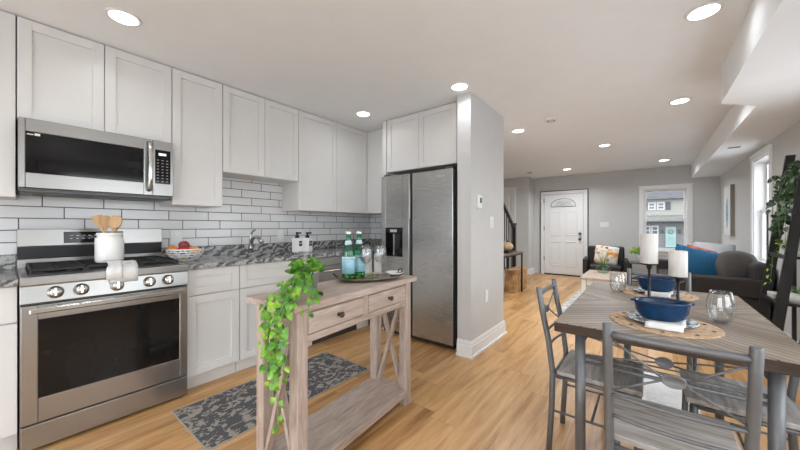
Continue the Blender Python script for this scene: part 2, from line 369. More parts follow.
# beams
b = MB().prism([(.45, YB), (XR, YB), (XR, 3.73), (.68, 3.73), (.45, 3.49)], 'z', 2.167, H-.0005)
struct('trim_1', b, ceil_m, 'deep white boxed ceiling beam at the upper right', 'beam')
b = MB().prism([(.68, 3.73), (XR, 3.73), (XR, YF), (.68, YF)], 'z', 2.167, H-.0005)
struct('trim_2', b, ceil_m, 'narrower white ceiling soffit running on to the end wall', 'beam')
# tile
struct('trim_3', MB().box(XL, XL+.008, YB, 3.337, .9, 1.85), tile_y, 'white stacked subway tile backsplash with dark grout on the long wall', 'tile backsplash')
struct('trim_4', MB().box(XL+.008, -2.44, 3.337, 3.345, .9, 1.5), tile_x, 'white subway tile backsplash on the short wall beside the refrigerator', 'tile backsplash')

# baseboards
def baseboard(name, x0, y0, x1, y1, nx, ny, label, ext=.0):
    b = MB(); t = .016
    for (z0, z1, tt) in ((0, .115, t), (.115, .135, t*.8), (.135, .15, t*.5), (0, .018, t*1.9)):
        xa, xb = sorted((x0, x1)); ya, yb = sorted((y0, y1))
        if nx: xa, xb = (x0, x0+nx*tt) if nx > 0 else (x0-tt, x0); ya -= ext*tt; yb += ext*tt
        if ny: ya, yb = (y0, y0+tt) if ny > 0 else (y0-tt, y0); xa -= ext*tt; xb += ext*tt
        b.box(xa, xb, ya, yb, z0, z1)
    return struct(name, b, trim_m, label, 'baseboard')
def bb_partition():
    b = MB()
    for (z0, z1, t) in ((0, .105, .018), (.105, .135, .013), (.135, .15, .007), (0, .02, .032)):
        b.prism([(-1.408-.0, 2.65), (-1.408, 2.65-t), (-1.273+t, 2.65-t), (-1.273+t, 3.484+t), (-1.408, 3.484+t), (-1.408, 3.484), (-1.273, 3.484), (-1.273, 2.65)], 'z', z0, z1)
    struct('baseboard_partition', b, trim_m, 'tall white baseboard around the end of the partition wall', 'baseboard')
bb_partition()
baseboard('baseboard_far', -1.09, YF, XR, YF, 0, -1, 'white baseboard on the end wall right of the entry door')
baseboard('baseboard_foyer', -2.62, 8.07, -2.32, 8.07, 0, -1, 'white baseboard under the foyer wall left of the entry door')
baseboard('baseboard_foyer_return', -2.32, 8.07, -2.32, YF, 1, 0, 'short white baseboard on the return beside the entry door')
baseboard('baseboard_right', XR, YB, XR, YF, -1, 0, 'white baseboard along the right side wall')

# ------------------------------------------------------------------ windows and doors
def hung_window(name, label, w, z0, z1, mtx, sash=0):
    """double hung window; local x across, local -y into the room, wall face at y=0"""
    r = thing(name, label, 'window', kind='structure')
    c = .075
    b = MB()
    for (a0, a1, b0, b1) in ((-w/2-c, -w/2, z0-c*.2, z1+c), (w/2, w/2+c, z0-c*.2, z1+c), (-w/2, w/2, z1, z1+c)):
        b.box(a0, a1, -.018, 0, b0, b1, .003)
    b.box(-w/2-c-.012, w/2+c+.012, -.03, 0, z1+c-.018, z1+c+.004, .003)
    # jamb liner
    t = .012
    b.box(-w/2, -w/2+t, 0, .13, z0, z1).box(w/2-t, w/2, 0, .13, z0, z1).box(-w/2+t, w/2-t, 0, .13, z1-t, z1).box(-w/2+t, w/2-t, .0, .13, z0, z0+t)
    b.build('window_frame', trim_m, r, mtx)
    MB().box(-w/2-c-.02, w/2+c+.02, -.045, 0, z0-.028, z0-.0005, .004).box(-w/2-c, w/2+c, -.016, 0, z0-.1, z0-.028, .003).build('window_sill', trim_m, r, mtx)
    mid = (z0+z1)/2+.0; f = .038
    for (a, bz, y0, nm) in ((mid-.02, z1-t, .085+sash, 'upper_sash'), (z0+t, mid+.02, .045+sash, 'lower_sash')):
        s_ = MB(); x0, x1 = -w/2+t, w/2-t
        s_.box(x0, x0+f, y0, y0+.035, a, bz).box(x1-f, x1, y0, y0+.035, a, bz).box(x0+f, x1-f, y0, y0+.035, a, a+f).box(x0+f, x1-f, y0, y0+.035, bz-f, bz)
        so = s_.build(nm, trim_m, r, mtx)
        MB().box(x0+f, x1-f, y0+.015, y0+.019, a+f, bz-f).build('pane', pane_m, so, mtx)
    return r
hung_window('window_1', 'white double hung window in the end wall looking at a house', fx1-fx0, fz0, fz1, T((fx0+fx1)/2, YF, 0))
hung_window('window_2', 'bright white trimmed window in the right side wall', w1b-w1a, w1z0, w1z1, T(XR, (w1a+w1b)/2, 0) @ RZ(-PI/2), sash=.02)
for k_, (a_, c_) in enumerate(FILL_WINDOWS):
    hung_window('window_%d' % (3+k_), 'wide white window added for daylight in the right wall outside the view, ' + ('behind the viewer', 'beside the viewer', 'beside the dining table')[k_], c_-a_, sz0, sz1, T(XR, (a_+c_)/2, 0) @ RZ(-PI/2))
# unseen glass door behind the viewer, added to bring in daylight
r = thing('added_door_3', 'wide glazed patio door added for daylight, unseen behind the viewer', 'door', kind='structure')
b = MB(); n = 3
b.box(bx0, bx1, YB-.10, YB-.04, 2.04, 2.1).box(bx0, bx1, YB-.10, YB-.04, 0, .05)
for i in range(n+1):
    x = bx0+(bx1-bx0-.06)*i/n; b.box(x, x+.06, YB-.10, YB-.04, .05, 2.04)
b.build('door_frame', trim_m, r)
MB().box(bx0+.06, bx1-.06, YB-.075, YB-.07, .05, 2.04).build('pane', pane_m, r)
struct('baseboard_back', MB().box(XL, bx0-.02, YB, YB+.016, 0, .14).box(bx1+.02, XR-.03, YB, YB+.016, 0, .14), trim_m, 'white baseboard on the wall behind the viewer', 'baseboard')

# entry door
r = thing('door_1', 'white paneled entry door with an arched patterned glass light', 'door', kind='structure')
dx0, dx1, dz1 = -2.062, -1.20, 1.99
fm = MB()
for (a0, a1, z0, z1) in ((dx0-.085, dx0-.01, 0, dz1+.085), (dx1+.01, dx1+.085, 0, dz1+.085), (dx0-.01, dx1+.01, dz1+.01, dz1+.085)):
    fm.box(a0, a1, YF-.02, YF, z0, z1, .003)
fm.build('door_frame', trim_m, r)
seal = MB(); seal.box(dx0-.105, dx0-.085, YF-.024, YF, 0, dz1+.105).box(dx1+.085, dx1+.105, YF-.024, YF, 0, dz1+.105).box(dx0-.085, dx1+.085, YF-.024, YF, dz1+.085, dz1+.105)
seal.build('frame_edging', simple('bronze_edge', (.10, .09, .085), .5), r)
slab = MB()
ys = YF-.012
slab.box(dx0, dx1, ys, YF, .03, dz1, .002)
def panel(b, x0, x1, z0, z1, y, d=.013, w=.028):
    # raised moulding frame plus a raised field
    for (a0, a1, c0, c1) in ((x0, x0+w, z0, z1), (x1-w, x1, z0, z1), (x0+w, x1-w, z0, z0+w), (x0+w, x1-w, z1-w, z1)):
        b.box(a0, a1, y-d, y, c0, c1, d*.45)
    b.box(x0+w*2, x1-w*2, y-d*.6, y, z0+w*2, z1-w*2, d*.4)
mid = (dx0+dx1)/2
for (x0, x1) in ((dx0+.12, mid-.045), (mid+.045, dx1-.12)):
    panel(slab, x0, x1, .22, .84, ys); panel(slab, x0, x1, .98, 1.58, ys)
sl = slab.build('door_slab', trim_m, r)
lite = MB()
arc = [(-.27, 0), (.27, 0)]+[(.27*math.cos(a), .04+.155*math.sin(a)) for a in [PI*k/12 for k in range(13)]]
arcp = [(mid+p[0], 1.69+p[1]) for p in arc]
lite.prism(arcp, 'y', ys-.006, ys)
lo = lite.build('door_light', simple('painted_backlit_glass', (.80, .82, .82), .2, var=.15, scale=60), r)  # pale colour stands in for daylight coming through the glass
ld_ = MB()
for i in range(-6, 7):
    x = mid+i*.04
    for sgn in (-1, 1):
        xb = x+sgn*.13
        if abs(x-mid) < .24 and abs(xb-mid) < .25: ld_.bar((x, ys-.008, 1.695), (xb, ys-.008, 1.83), .004, .003)
for i in range(len(arcp)-1): ld_.bar((arcp[i+1][0], ys-.007, arcp[i+1][1]), (arcp[(i+2) % len(arcp)][0], ys-.007, arcp[(i+2) % len(arcp)][1]), .012, .010)
ld_.bar((mid-.27, ys-.007, 1.69), (mid+.27, ys-.007, 1.69), .012, .010)
ld_.build('leading', nickel, lo)
for z in (.90, 1.03):
    kb = MB().lathe([(0, 0), (.032, 0), (.032, .008), (.014, .014), (.014, .03), (.028, .036), (.03, .05), (.02, .062), (0, .064)], n=18, mtx=T(dx1-.07, ys, z) @ Matrix.Rotation(PI/2, 4, 'X'))
    kb.build('door_knob' if z < 1 else 'deadbolt', dark_steel, r)
for z in (.35, 1.1, 1.8): MB().box(dx0-.014, dx0+.004, ys-.01, ys-.001, z, z+.1).build('hinge', nickel, r)
MB().box(dx0, dx1, YF-.03, YF, 0, .026).build('threshold', black_m, r)
# foyer closet door
r = thing('door_2', 'tall white closet door at the foot of the stairs', 'door', kind='structure')
b = MB(); b.box(cx1, cx1+.09, 8.05, 8.07, 0, 2.21, .003).box(cx0-.055, cx0, 8.05, 8.07, 0, 2.21, .003).box(cx0, cx1, 8.05, 8.07, 2.12, 2.21, .003); b.build('door_frame', trim_m, r)
b = MB().box(cx0, cx1, 8.085, 8.12, .01, 2.12)
for (z0, z1) in ((.2, .8), (.95, 1.5), (1.62, 2.0)): panel(b, cx0+.08, cx1-.08, z0, z1, 8.085)
b.build('door_slab', trim_m, r)

# ------------------------------------------------------------------ outside
struct('ground', MB().box(-40, 40, YF+.2, 60, -.6, -.5), simple('pavement', (.14, .14, .14), .9), 'grey pavement outside the front window', 'ground')
hs = thing('neighboring_house', 'cream sided house with a teal door seen through the end window', 'house')
HY = 27
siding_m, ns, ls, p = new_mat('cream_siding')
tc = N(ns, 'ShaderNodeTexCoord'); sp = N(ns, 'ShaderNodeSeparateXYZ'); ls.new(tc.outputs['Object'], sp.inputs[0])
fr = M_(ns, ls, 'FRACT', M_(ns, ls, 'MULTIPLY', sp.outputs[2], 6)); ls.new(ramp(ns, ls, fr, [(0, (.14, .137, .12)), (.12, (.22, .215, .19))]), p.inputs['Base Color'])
brick_m, ns, ls, p = new_mat('grey_brick')
tc = N(ns, 'ShaderNodeTexCoord'); mp = N(ns, 'ShaderNodeMapping'); mp.inputs['Rotation'].default_value = (PI/2, 0, 0); ls.new(tc.outputs['Object'], mp.inputs[0])
bk = N(ns, 'ShaderNodeTexBrick'); bk.inputs['Scale'].default_value = 3; bk.inputs['Color1'].default_value = (.09, .09, .09, 1); bk.inputs['Color2'].default_value = (.13, .13, .13, 1); bk.inputs['Mortar'].default_value = (.16, .16, .16, 1)
ls.new(mp.outputs[0], bk.inputs['Vector']); ls.new(bk.outputs[0], p.inputs['Base Color'])
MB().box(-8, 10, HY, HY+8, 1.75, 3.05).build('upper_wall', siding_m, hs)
MB().box(-8, 10, HY, HY+8, -.5, 1.55).build('lower_wall', brick_m, hs)
shing = simple('grey_shingles', (.06, .06, .063), .9, var=.3, scale=3, stretch=(1, 5, 1))
MB().prism([(HY-.4, 3.0), (HY+4, 7.2), (HY+8.4, 3.0)], 'x', -8.4, 10.4).build('roof', shing, hs)
MB().prism([(HY-.9, 1.52), (HY-.9, 1.62), (HY, 1.95), (HY, 1.52)], 'x', -8.1, 10.1).build('porch_roof', simple('porch_roof', (.13, .13, .125), .8), hs)
hw = simple('house_trim', (.38, .38, .375), .5); shut = simple('dark_shutter', (.05, .05, .055), .6); hglass = simple('house_glass', (.08, .09, .10), .15, var=.4, scale=2)
def hwin(x0, x1, z0, z1):
    f = MB()
    for (a, b_, c, d) in ((x0, x0+.07, z0, z1), (x1-.07, x1, z0, z1), (x0+.07, x1-.07, z0, z0+.07), (x0+.07, x1-.07, z1-.07, z1), (x0+.07, x1-.07, (z0+z1)/2-.03, (z0+z1)/2+.03)): f.box(a, b_, HY-.06, HY, c, d)
    fo = f.build('window', hw, hs); MB().box(x0+.05, x1-.05, HY-.03, HY, z0+.05, z1-.05).build('pane', hglass, fo)
for (x0, x1) in ((0, .40), (.47, .87)): hwin(x0, x1, 2.31, 2.80)
for (x0, x1) in ((-.20, -.04), (.92, 1.15)): MB().box(x0, x1, HY-.05, HY, 2.29, 2.82).build('shutter', shut, hs)
for (x0, x1) in ((-.25, .13), (.17, .55)): hwin(x0, x1, .62, 1.25)
b = MB().box(.90, 1.42, HY-.08, HY, -.15, 1.18); panel(b, .95, 1.14, .0, .5, HY-.08, .02, .04); panel(b, 1.18, 1.37, .0, .5, HY-.08, .02, .04)
b.build('house_door', simple('teal_door', (.22, .32, .31), .5), hs)
MB().lathe([(.09, -.02), (.12, -.02), (.13, 0), (.12, .02), (.09, .02)], n=20, closed=True, mtx=T(1.16, HY-.13, .85) @ Matrix.Rotation(PI/2, 4, 'X')).build('wreath', simple('wreath', (.12, .2, .12), .9, var=.5, scale=30), hs)
for x in (.68, 1.55): MB().box(x, x+.10, HY-.12, HY, .75, 1.0).build('porch_lamp', shut, hs)

# ------------------------------------------------------------------ cabinets
def shaker(parent, name, a0, a1, z0, z1, front, axis, gap=.002, rail=.057, th=.02):
    """shaker front; axis 'x': faces +X and spans y, axis 'y': faces -Y and spans x; front = outer face coordinate"""
    b = MB(); a0 += gap; a1 -= gap; z0 += gap; z1 -= gap
    rr = min(rail, (z1-z0)*.30)
    def bx(p0, p1, q0, q1, d0, d1, bev=0):
        if axis == 'x': b.box(front-d1, front-d0, p0, p1, q0, q1, bev)
        else: b.box(p0, p1, front+d0, front+d1, q0, q1, bev)
    bx(a0, a0+rr, z0, z1, 0, th, .0012); bx(a1-rr, a1, z0, z1, 0, th, .0012)
    bx(a0+rr, a1-rr, z0, z0+rr, 0, th, .0012); bx(a0+rr, a1-rr, z1-rr, z1, 0, th, .0012)
    bx(a0+rr-.002, a1-rr+.002, z0+rr-.002, z1-rr+.002, .013, th)
    return b.build(name, cab_m, parent)
def cabinet(name, label, cat, a0, a1, z0, z1, back, front, axis, fronts, toe=False, group=None, open_top=0):
    r = thing(name, label, cat, group=group)
    b = MB(); th = .0205
    g = .0012
    if axis == 'x':
        if open_top:
            b.box(back, front-th, a0+g, a1-g, z0, open_top, .001).box(front-th-.018, front-th, a0+g, a1-g, open_top, z1)
            b.box(back, front-th-.018, a0+g, a0+.019, open_top, z1).box(back, front-th-.018, a1-.019, a1-g, open_top, z1)
        else: b.box(back, front-th, a0+g, a1-g, z0, z1, .001)
        if toe: b.box(back, front-.075, a0+g, a1-g, .0, z0)
    else:
        b.box(a0+g, a1-g, front+th, back, z0, z1, .001)
        if toe: b.box(a0+g, a1-g, front+.075, back, 0, z0)
    b.build('cabinet_body', cab_m, r)
    for (nm, p0, p1, q0, q1) in fronts: shaker(r, nm, p0, p1, q0, q1, front, axis)
    return r
XU = -2.88; WB = XL+.0085; ZT = H-.006
cabinet('wall_cabinet', 'tall white wall cabinet cut by the left edge beside the microwave', 'wall cabinet', -.36, .04, 1.372, ZT, WB, XU, 'x', [('door', -.36, .04, 1.372, ZT)])
cabinet('wall_cabinet', 'short white two-door wall cabinet above the microwave', 'wall cabinet', .042, .80, 1.832, ZT, WB, XU, 'x', [('door', .042, .418, 1.832, ZT), ('door', .418, .80, 1.832, ZT)])
cabinet('wall_cabinet', 'tall white single-door wall cabinet just right of the microwave', 'wall cabinet', .802, 1.168, 1.372, ZT, WB, XU, 'x', [('door', .802, 1.168, 1.372, ZT)])
cabinet('wall_cabinet', 'shorter white two-door wall cabinet above the sink faucet', 'wall cabinet', 1.17, 1.918, 1.676, ZT, WB, XU, 'x', [('door', 1.17, 1.548, 1.676, ZT), ('door', 1.548, 1.918, 1.676, ZT)])
cabinet('wall_cabinet', 'tall white two-door wall cabinet running into the kitchen corner', 'wall cabinet', 1.92, 2.952, 1.372, ZT, WB, XU, 'x', [('door', 1.92, 2.433, 1.372, ZT), ('door', 2.433, 2.952, 1.372, ZT)])
r = thing('wall_cabinet', 'plain white corner wall cabinet beside the refrigerator', 'wall cabinet')
MB().box(XU-.02, -2.444, 2.955, 3.336, 1.372, ZT, .001).build('cabinet_body', cab_m, r)
MB().box(XU+.004, -2.446, 2.945, 2.955, 1.372, ZT, .001).build('filler_panel', cab_m, r)
cabinet('wall_cabinet', 'white two-door wall cabinet above the refrigerator', 'wall cabinet', -2.382, -1.475, 1.828, ZT, 3.344, 2.76, 'y', [('door', -2.382, -1.93, 1.828, ZT), ('door', -1.93, -1.475, 1.828, ZT)])
r = tag(MB().box(-1.473, -1.41, 2.762, 3.344, 1.828, ZT, .001).build('filler_strip', cab_m), 'narrow white filler strip between the fridge cabinet and the partition wall', 'filler strip')
tag(MB().box(-2.442, -2.385, 2.75, 3.336, 0, ZT, .001).build('end_panel', cab_m), 'full-height white panel along the left side of the refrigerator', 'panel')
# base cabinets
XB = -2.593; ZB = .893; TK = .11
def base(label, y0, y1, fr, ot=0): return cabinet('base_cabinet', label, 'base cabinet', y0, y1, TK, ZB, WB, XB, 'x', fr, True, open_top=ot)
dz = .70
base('white base cabinet cut by the left edge beside the range', -.42, .042, [('drawer', -.42, .042, dz, ZB-.004), ('door', -.42, .042, TK+.004, dz-.004)])
base('narrow white base cabinet with one drawer right of the range', .81, 1.18, [('drawer', .81, 1.18, dz, ZB-.004), ('door', .81, 1.18, TK+.004, dz-.004)])
base('wide white sink base cabinet under the faucet', 1.182, 1.934, [('drawer', 1.182, 1.934, dz, ZB-.004), ('door', 1.182, 1.556, TK+.004, dz-.004), ('door', 1.56, 1.934, TK+.004, dz-.004)], .72)
base('white base cabinet between the dishwasher and the corner', 2.56, 2.745, [('door', 2.56, 2.74, TK+.004, ZB-.004)])
cabinet('base_cabinet', 'white corner base cabinet left of the refrigerator', 'base cabinet', -2.60, -2.444, TK, ZB, 3.336, 2.748, 'y', [('door', -2.57, -2.444, TK+.004, ZB-.004)], True)

# dishwasher
r = thing('dishwasher', 'stainless dishwasher behind the green bottles', 'dishwasher')
MB().box(WB, XB-.03, 1.94, 2.554, .1, .89).box(WB, XB-.08, 1.94, 2.554, 0, .1).build('body', dark_steel, r)
d = MB().box(XB-.028, XB+.008, 1.943, 2.551, .115, .80, .004).build('door', steel_y, r)
MB().tube([(XB+.008, 2.0, .745), (XB+.04, 2.0, .75), (XB+.04, 2.49, .75), (XB+.008, 2.49, .745)], .011).build('handle', chrome, d)
MB().box(XB-.028, XB+.008, 1.943, 2.551, .803, .885, .004).build('control_panel', steel_y, r)

# countertops
r = thing('countertop', 'speckled grey granite countertop running from the range to the corner', 'countertop')
SK = (-3.0, -2.66, 1.27, 1.86)
b = MB(); xo = -2.563; z0, z1 = .894, .93
b.box(WB, SK[0], .806, 2.72, z0, z1).box(SK[1], xo, .806, 2.72, z0, z1).box(SK[0], SK[1], .806, SK[2], z0, z1).box(SK[0], SK[1], SK[3], 2.72, z0, z1)
b.box(WB, -2.4435, 2.72, 3.336, z0, z1)
b.build('slab', granite, r)
b = MB().box(WB, WB+.022, .806, 3.336, .93, 1.02, .002).box(WB+.022, -2.4435, 3.314, 3.336, .93, 1.02, .002)
b.build('upstand', granite, r)
r = thing('countertop', 'speckled grey granite countertop at the left edge beside the range', 'countertop')
MB().box(WB, xo, -.42, .043, z0, z1).build('slab', granite, r)
MB().box(WB, WB+.022, -.42, .043, .93, 1.02, .002).build('upstand', granite, r)
# sink
r = thing('kitchen_sink', 'undermount steel sink in the granite counter below the faucet', 'sink')
x0, x1, y0, y1 = SK; t = .004
MB().box(x0, x1, y0, y1, .74, .744).box(x0, x0+t, y0, y1, .744, z0-.001).box(x1-t, x1, y0, y1, .744, z0-.001).box(x0+t, x1-t, y0, y0+t, .744, z0-.001).box(x0+t, x1-t, y1-t, y1, .744, z0-.001).build('basin', nickel, r)
MB().lathe([(0, 0), (.04, 0), (.045, .003), (0, .004)], c=((x0+x1)/2, (y0+y1)/2, .744)).build('drain', chrome, r)
# faucet
fx, fy, fz = -3.06, 1.50, .93
r = thing('kitchen_faucet', 'brushed nickel single-lever faucet arching over the sink', 'faucet')
MB().lathe([(0, 0), (.035, 0), (.035, .006), (.027, .014), (0, .014)], c=(fx, fy, fz)).build('base', nickel, r)
pts = []
for k in range(15):
    t_ = k/14; a = t_*2.25
    pts.append((fx+.01+.115*(1-math.cos(a*.95)), fy+.01*t_, fz+.012+.20*min(1, t_*1.7)+(.035*math.sin(a) if t_ > .2 else .0) - max(0, t_-.62)*.16))
pts = [(fx, fy, fz+.01), (fx, fy, fz+.08), (fx+.005, fy, fz+.13), (fx+.02, fy+.002, fz+.17), (fx+.05, fy+.006, fz+.198), (fx+.09, fy+.012, fz+.205), (fx+.13, fy+.018, fz+.19), (fx+.16, fy+.02, fz+.165), (fx+.172, fy+.022, fz+.14)]
FS = T(fx, fy, fz) @ Matrix.Diagonal((1.0, 1.0, .84, 1)) @ T(-fx, -fy, -fz)
MB().tube(pts, .017, 14, rs=[.026, .024, .021, .019, .018, .018, .021, .023, .023]).build('spout', nickel, r, FS)
MB().tube([(fx, fy, fz+.14), (fx-.012, fy+.004, fz+.20), (fx-.005, fy+.012, fz+.25), (fx+.025, fy+.02, fz+.28), (fx+.045, fy+.024, fz+.285)], .007, 10, rs=[.017, .014, .010, .009, .008]).build('lever', nickel, r, FS)

# soap dispensers
paper_black = simple('black_label', (.02, .02, .02), .6)
def dispenser(x, y, label, ln, k=1.22):
    r = thing('soap_dispenser', label, 'soap dispenser', (x, y, .93), .35, 'soap dispensers by the sink')
    K = Matrix.Scale(k, 4)
    MB().box(-.033, .033, -.033, .033, 0, .125, .009, seg=3).build('bottle', ceramic, r, K)
    MB().lathe([(0, .125), (.017, .125), (.017, .142), (.008, .146), (.008, .165), (0, .165)], n=16).box(-.012, .04, -.008, .008, .160, .174, .003).build('pump', black_m, r, K)
    lb = MB().box(.0331, .0337, -.021, .021, .055, .098).build('label', paper_black, r, K)
    writing(ln, .016, white_pl, lb, K @ face_px(.0339, 0, .077))
    return r
dispenser(-2.90, 1.915, 'white soap dispenser with a black label, nearer the faucet', 'HAND')
dispenser(-2.85, 2.005, 'white soap dispenser with a black label, nearer the dishwasher', 'DISH')

# outlets and switches
def plate(name, label, cat, mtx, w=.075, h=.12, n=1, kind='outlet'):
    r = thing(name, label, cat)
    MB().box(-w/2, w/2, -.007, 0, -h/2, h/2, .003).build('cover_plate', white_pl, r, mtx)
    for i in range(n):
        x = (i-(n-1)/2)*.046
        if kind == 'switch': MB().box(x-.012, x+.012, -.014, -.0065, -.024, .024, .003).build('rocker', trim_m, r, mtx)
        else:
            for z in (-.025, .025): MB().box(x-.015, x+.015, -.0095, -.0065, z-.016, z+.016, .002).build('socket', trim_m, r, mtx)
    return r
MX = lambda x, y, z: T(x, y, z) @ RZ(PI/2)       # faces +X
plate('wall_outlet', 'white outlet on the tile behind the fruit bowl', 'outlet', MX(XL+.008, .92, 1.105), .09)
plate('wall_outlet', 'white outlet on the tile left of the soap dispensers', 'outlet', MX(XL+.008, 1.90, 1.10))
plate('wall_outlet', 'low white outlet near the floor on the partition wall', 'outlet', MX(-1.273, 3.0, .505))
plate('light_switch', 'white double light switch on the partition wall below the thermostat', 'light switch', MX(-1.273, 3.13, 1.245), .10, .12, 2, 'switch')
plate('light_switch', 'white triple light switch on the end wall right of the entry door', 'light switch', T(-.78, YF, 1.24), .17, .12, 3, 'switch')
r = thing('thermostat', 'white thermostat high on the partition wall', 'thermostat')
MB().box(-.04, .04, -.024, 0, -.062, .062, .004).build('case', white_pl, r, MX(-1.273, 2.81, 1.436))
MB().box(-.012, .028, -.026, -.023, -.01, .04).build('screen', simple('lcd', (.16, .18, .17), .2), r, MX(-1.273, 2.81, 1.436))

# ------------------------------------------------------------------ range
r = thing('gas_range', 'stainless gas range with a black oven window and five knobs', 'range')
ya, yb = .047, .803; xf = -2.565
MB().box(WB, xf-.015, ya, yb, .03, .915, .002).build('body', dark_steel, r)
d = MB()
oz0, oz1 = .158, .785
wy0, wy1, wz0, wz1 = .110, .753, .285, .705
x0, x1 = xf-.013, xf+.018
d.box(x0, x1, ya+.003, wy0, oz0, oz1, .003).box(x0, x1, wy1, yb-.003, oz0, oz1, .003).box(x0, x1, wy0, wy1, oz0, wz0, .003).box(x0, x1, wy0, wy1, wz1, oz1, .003)
od = d.build('oven_door', steel_y, r)
MB().box(x0, x1-.004, wy0-.004, wy1+.004, wz0-.004, wz1+.004).build('oven_window', black_glass, od)
MB().bar((xf+.05, ya+.03, .758), (xf+.05, yb-.02, .758), .024, .03, .006).box(x1-.001, xf+.045, ya+.04, ya+.065, .745, .771).box(x1-.001, xf+.045, yb-.055, yb-.03, .745, .771).build('oven_handle', chrome, od)
MB().box(x0, x1-.002, ya+.003, yb-.003, .022, .148, .004).build('storage_drawer', steel_y, r)
for y in (ya+.04, yb-.06):
    for x in (xf-.06, WB+.06): MB().lathe([(0, 0), (.02, 0), (.014, .03), (0, .03)], c=(x, y, 0), n=12).build('foot', black_m, r)
cp = MB().prism([(xf-.013, .797), (xf+.03, .797), (xf+.015, .887), (xf-.013, .887)], 'y', ya, yb, .002).build('control_panel', steel_y, r)
tilt = math.atan2(.018, .10)
for ky in (.172, .272, .426, .584, .684):
    kx = xf+.0225; kz = .843
    m_ = T(kx, ky, kz) @ Matrix.Rotation(-tilt, 4, 'Y') @ Matrix.Rotation(PI/2, 4, 'Y')
    k = MB().lathe([(0, 0), (.033, 0), (.033, .006), (.026, .010), (.024, .028), (.020, .034), (0, .034)], n=24, mtx=m_)
    k.box(-.022, .022, -.005, .005, .030, .044, .002, mtx=m_)
    k.build('knob', chrome, r)
# cooktop
MB().box(WB+.03, xf+.025, ya-.001, yb+.001, .887, .937, .008, seg=2).build('cooktop', steel_y, r)
MB().box(WB+.07, xf-.055, ya+.03, yb-.03, .937, .941).build('burner_well', black_m, r)
def grate(y0, y1):
    b = MB(); x0, x1 = WB+.08, xf-.06; z = .968; w = .011
    b.box(x0, x1, y0, y0+w, z-.012, z, .002).box(x0, x1, y1-w, y1, z-.012, z, .002).box(x0, x0+w, y0+w, y1-w, z-.012, z, .002).box(x1-w, x1, y0+w, y1-w, z-.012, z, .002)
    ym = (y0+y1)/2; b.box(x0+w, x1-w, ym-w/2, ym+w/2, z-.012, z-.001)
    for i in range(1, 5):
        x = x0+(x1-x0)*i/5
        b.box(x-w/2, x+w/2, y0+w, ym-w/2, z-.012, z-.002).box(x-w/2, x+w/2, ym+w/2, y1-w, z-.012, z-.002)
    for (x, y) in ((x0, y0), (x1-w, y0), (x0, y1-w), (x1-w, y1-w)): b.box(x, x+w, y, y+w, .941, z-.012)
    b.build('grate', iron_m, r)
gy = (ya+.035, ya+.255, ya+.503, yb-.035)
grate(gy[0], gy[1]-.004); grate(gy[1], gy[2]-.004); grate(gy[2], gy[3])
for (x, y, rr) in ((-2.75, ya+.145, .045), (-3.0, ya+.145, .038), (-2.75, yb-.145, .05), (-3.0, yb-.145, .035), (-2.9, .425, .05)):
    MB().lathe([(0, 0), (rr, 0), (rr, .008), (rr*.8, .014), (0, .015)], c=(x, y, .941), n=20).build('burner', iron_m, r)
# back guard
b = MB().prism([(WB, .90), (WB+.065, .90), (WB+.065, .99), (WB+.045, 1.01), (WB+.07, 1.075), (WB+.06, 1.185), (WB, 1.185)], 'y', ya, yb, .002)
bgd = b.build('back_guard', steel_y, r)
MB().prism([(WB+.0615, .992), (WB+.0665, .992), (WB+.0715, 1.070), (WB+.046, 1.0725), (WB+.044, 1.012)], 'y', ya+.004, yb-.004).build('vent_slot', black_m, bgd)
m_ = T(WB+.0665, 0, 1.13) @ Matrix.Rotation(math.atan2(-.010, .11), 4, 'Y')
MB().box(-.002, .0012, .25, .56, -.042, .036, .001, mtx=m_).build('control_display', black_glass, bgd)
for i in range(6): MB().box(.0012, .0018, .28+i*.03, .294+i*.03, .008, .011, mtx=m_).box(.0012, .0018, .28+i*.03, .290+i*.03, -.012, -.009, mtx=m_).build('button_mark', white_pl, bgd)

# crock with wooden utensils and a towel
CKX, CKY, CKZ = -2.80, .432, .968
r = thing('utensil_crock', 'large white ceramic crock on the range grates', 'crock', (CKX, CKY, CKZ))
MB().lathe([(0, 0), (.084, 0), (.092, .008), (.094, .02), (.094, .175), (.090, .188), (.080, .196), (.080, .206), (.085, .212), (.085, .228), (.080, .231), (.076, .226), (.074, .19), (.086, .17), (.086, .02), (0, .014)], n=40).build('jar', ceramic, r, Matrix.Diagonal((.78, .78, .84, 1)))
spoon_m = wood('beech_wood', [(.3, (.42, .24, .11)), (.7, (.66, .43, .23))], 'z', 7)
def utensil(name, label, dx, dy, tx, ty, yaw, hw, L=.275, slot=False):
    """stands in the crock: bottom at (dx,dy), leaning by tx,ty at the top"""
    base_ = Vector((CKX+dx, CKY+dy, CKZ+.032)); tip = Vector((CKX+tx, CKY+ty, CKZ+.032+L))
    d = (tip-base_); L2 = d.length; z = d.normalized(); x = Vector((math.cos(yaw), math.sin(yaw), 0)); x = (x-z*x.dot(z)).normalized(); y = z.cross(x)
    mt = Matrix((x, y, z)).transposed().to_4x4(); mt.translation = base_; hw *= .92; dx *= .75; dy *= .75
    r = thing(name, label, 'wooden utensil', group='wooden utensils in the crock')
    MB().tube([(0, 0, 0), (0, 0, L2*.72)], .006, 8).build('handle', spoon_m, r, mt)
    prof = [(0, 0), (.35, .06), (.8, .22), (1, .5), (.92, .78), (.6, .95), (0, 1)] if not slot else [(0, 0), (.3, .05), (.62, .25), (.85, .6), (1, .85), (.9, .97), (0, 1)]
    pts = [(-hw*a, L2*.68+b_*L2*.32) for a, b_ in prof]+[(hw*a, L2*.68+b_*L2*.32) for a, b_ in prof[-2:0:-1]]
    MB().prism(pts, 'y', -.0045, .0045, .0015).build('head', spoon_m, r, mt)
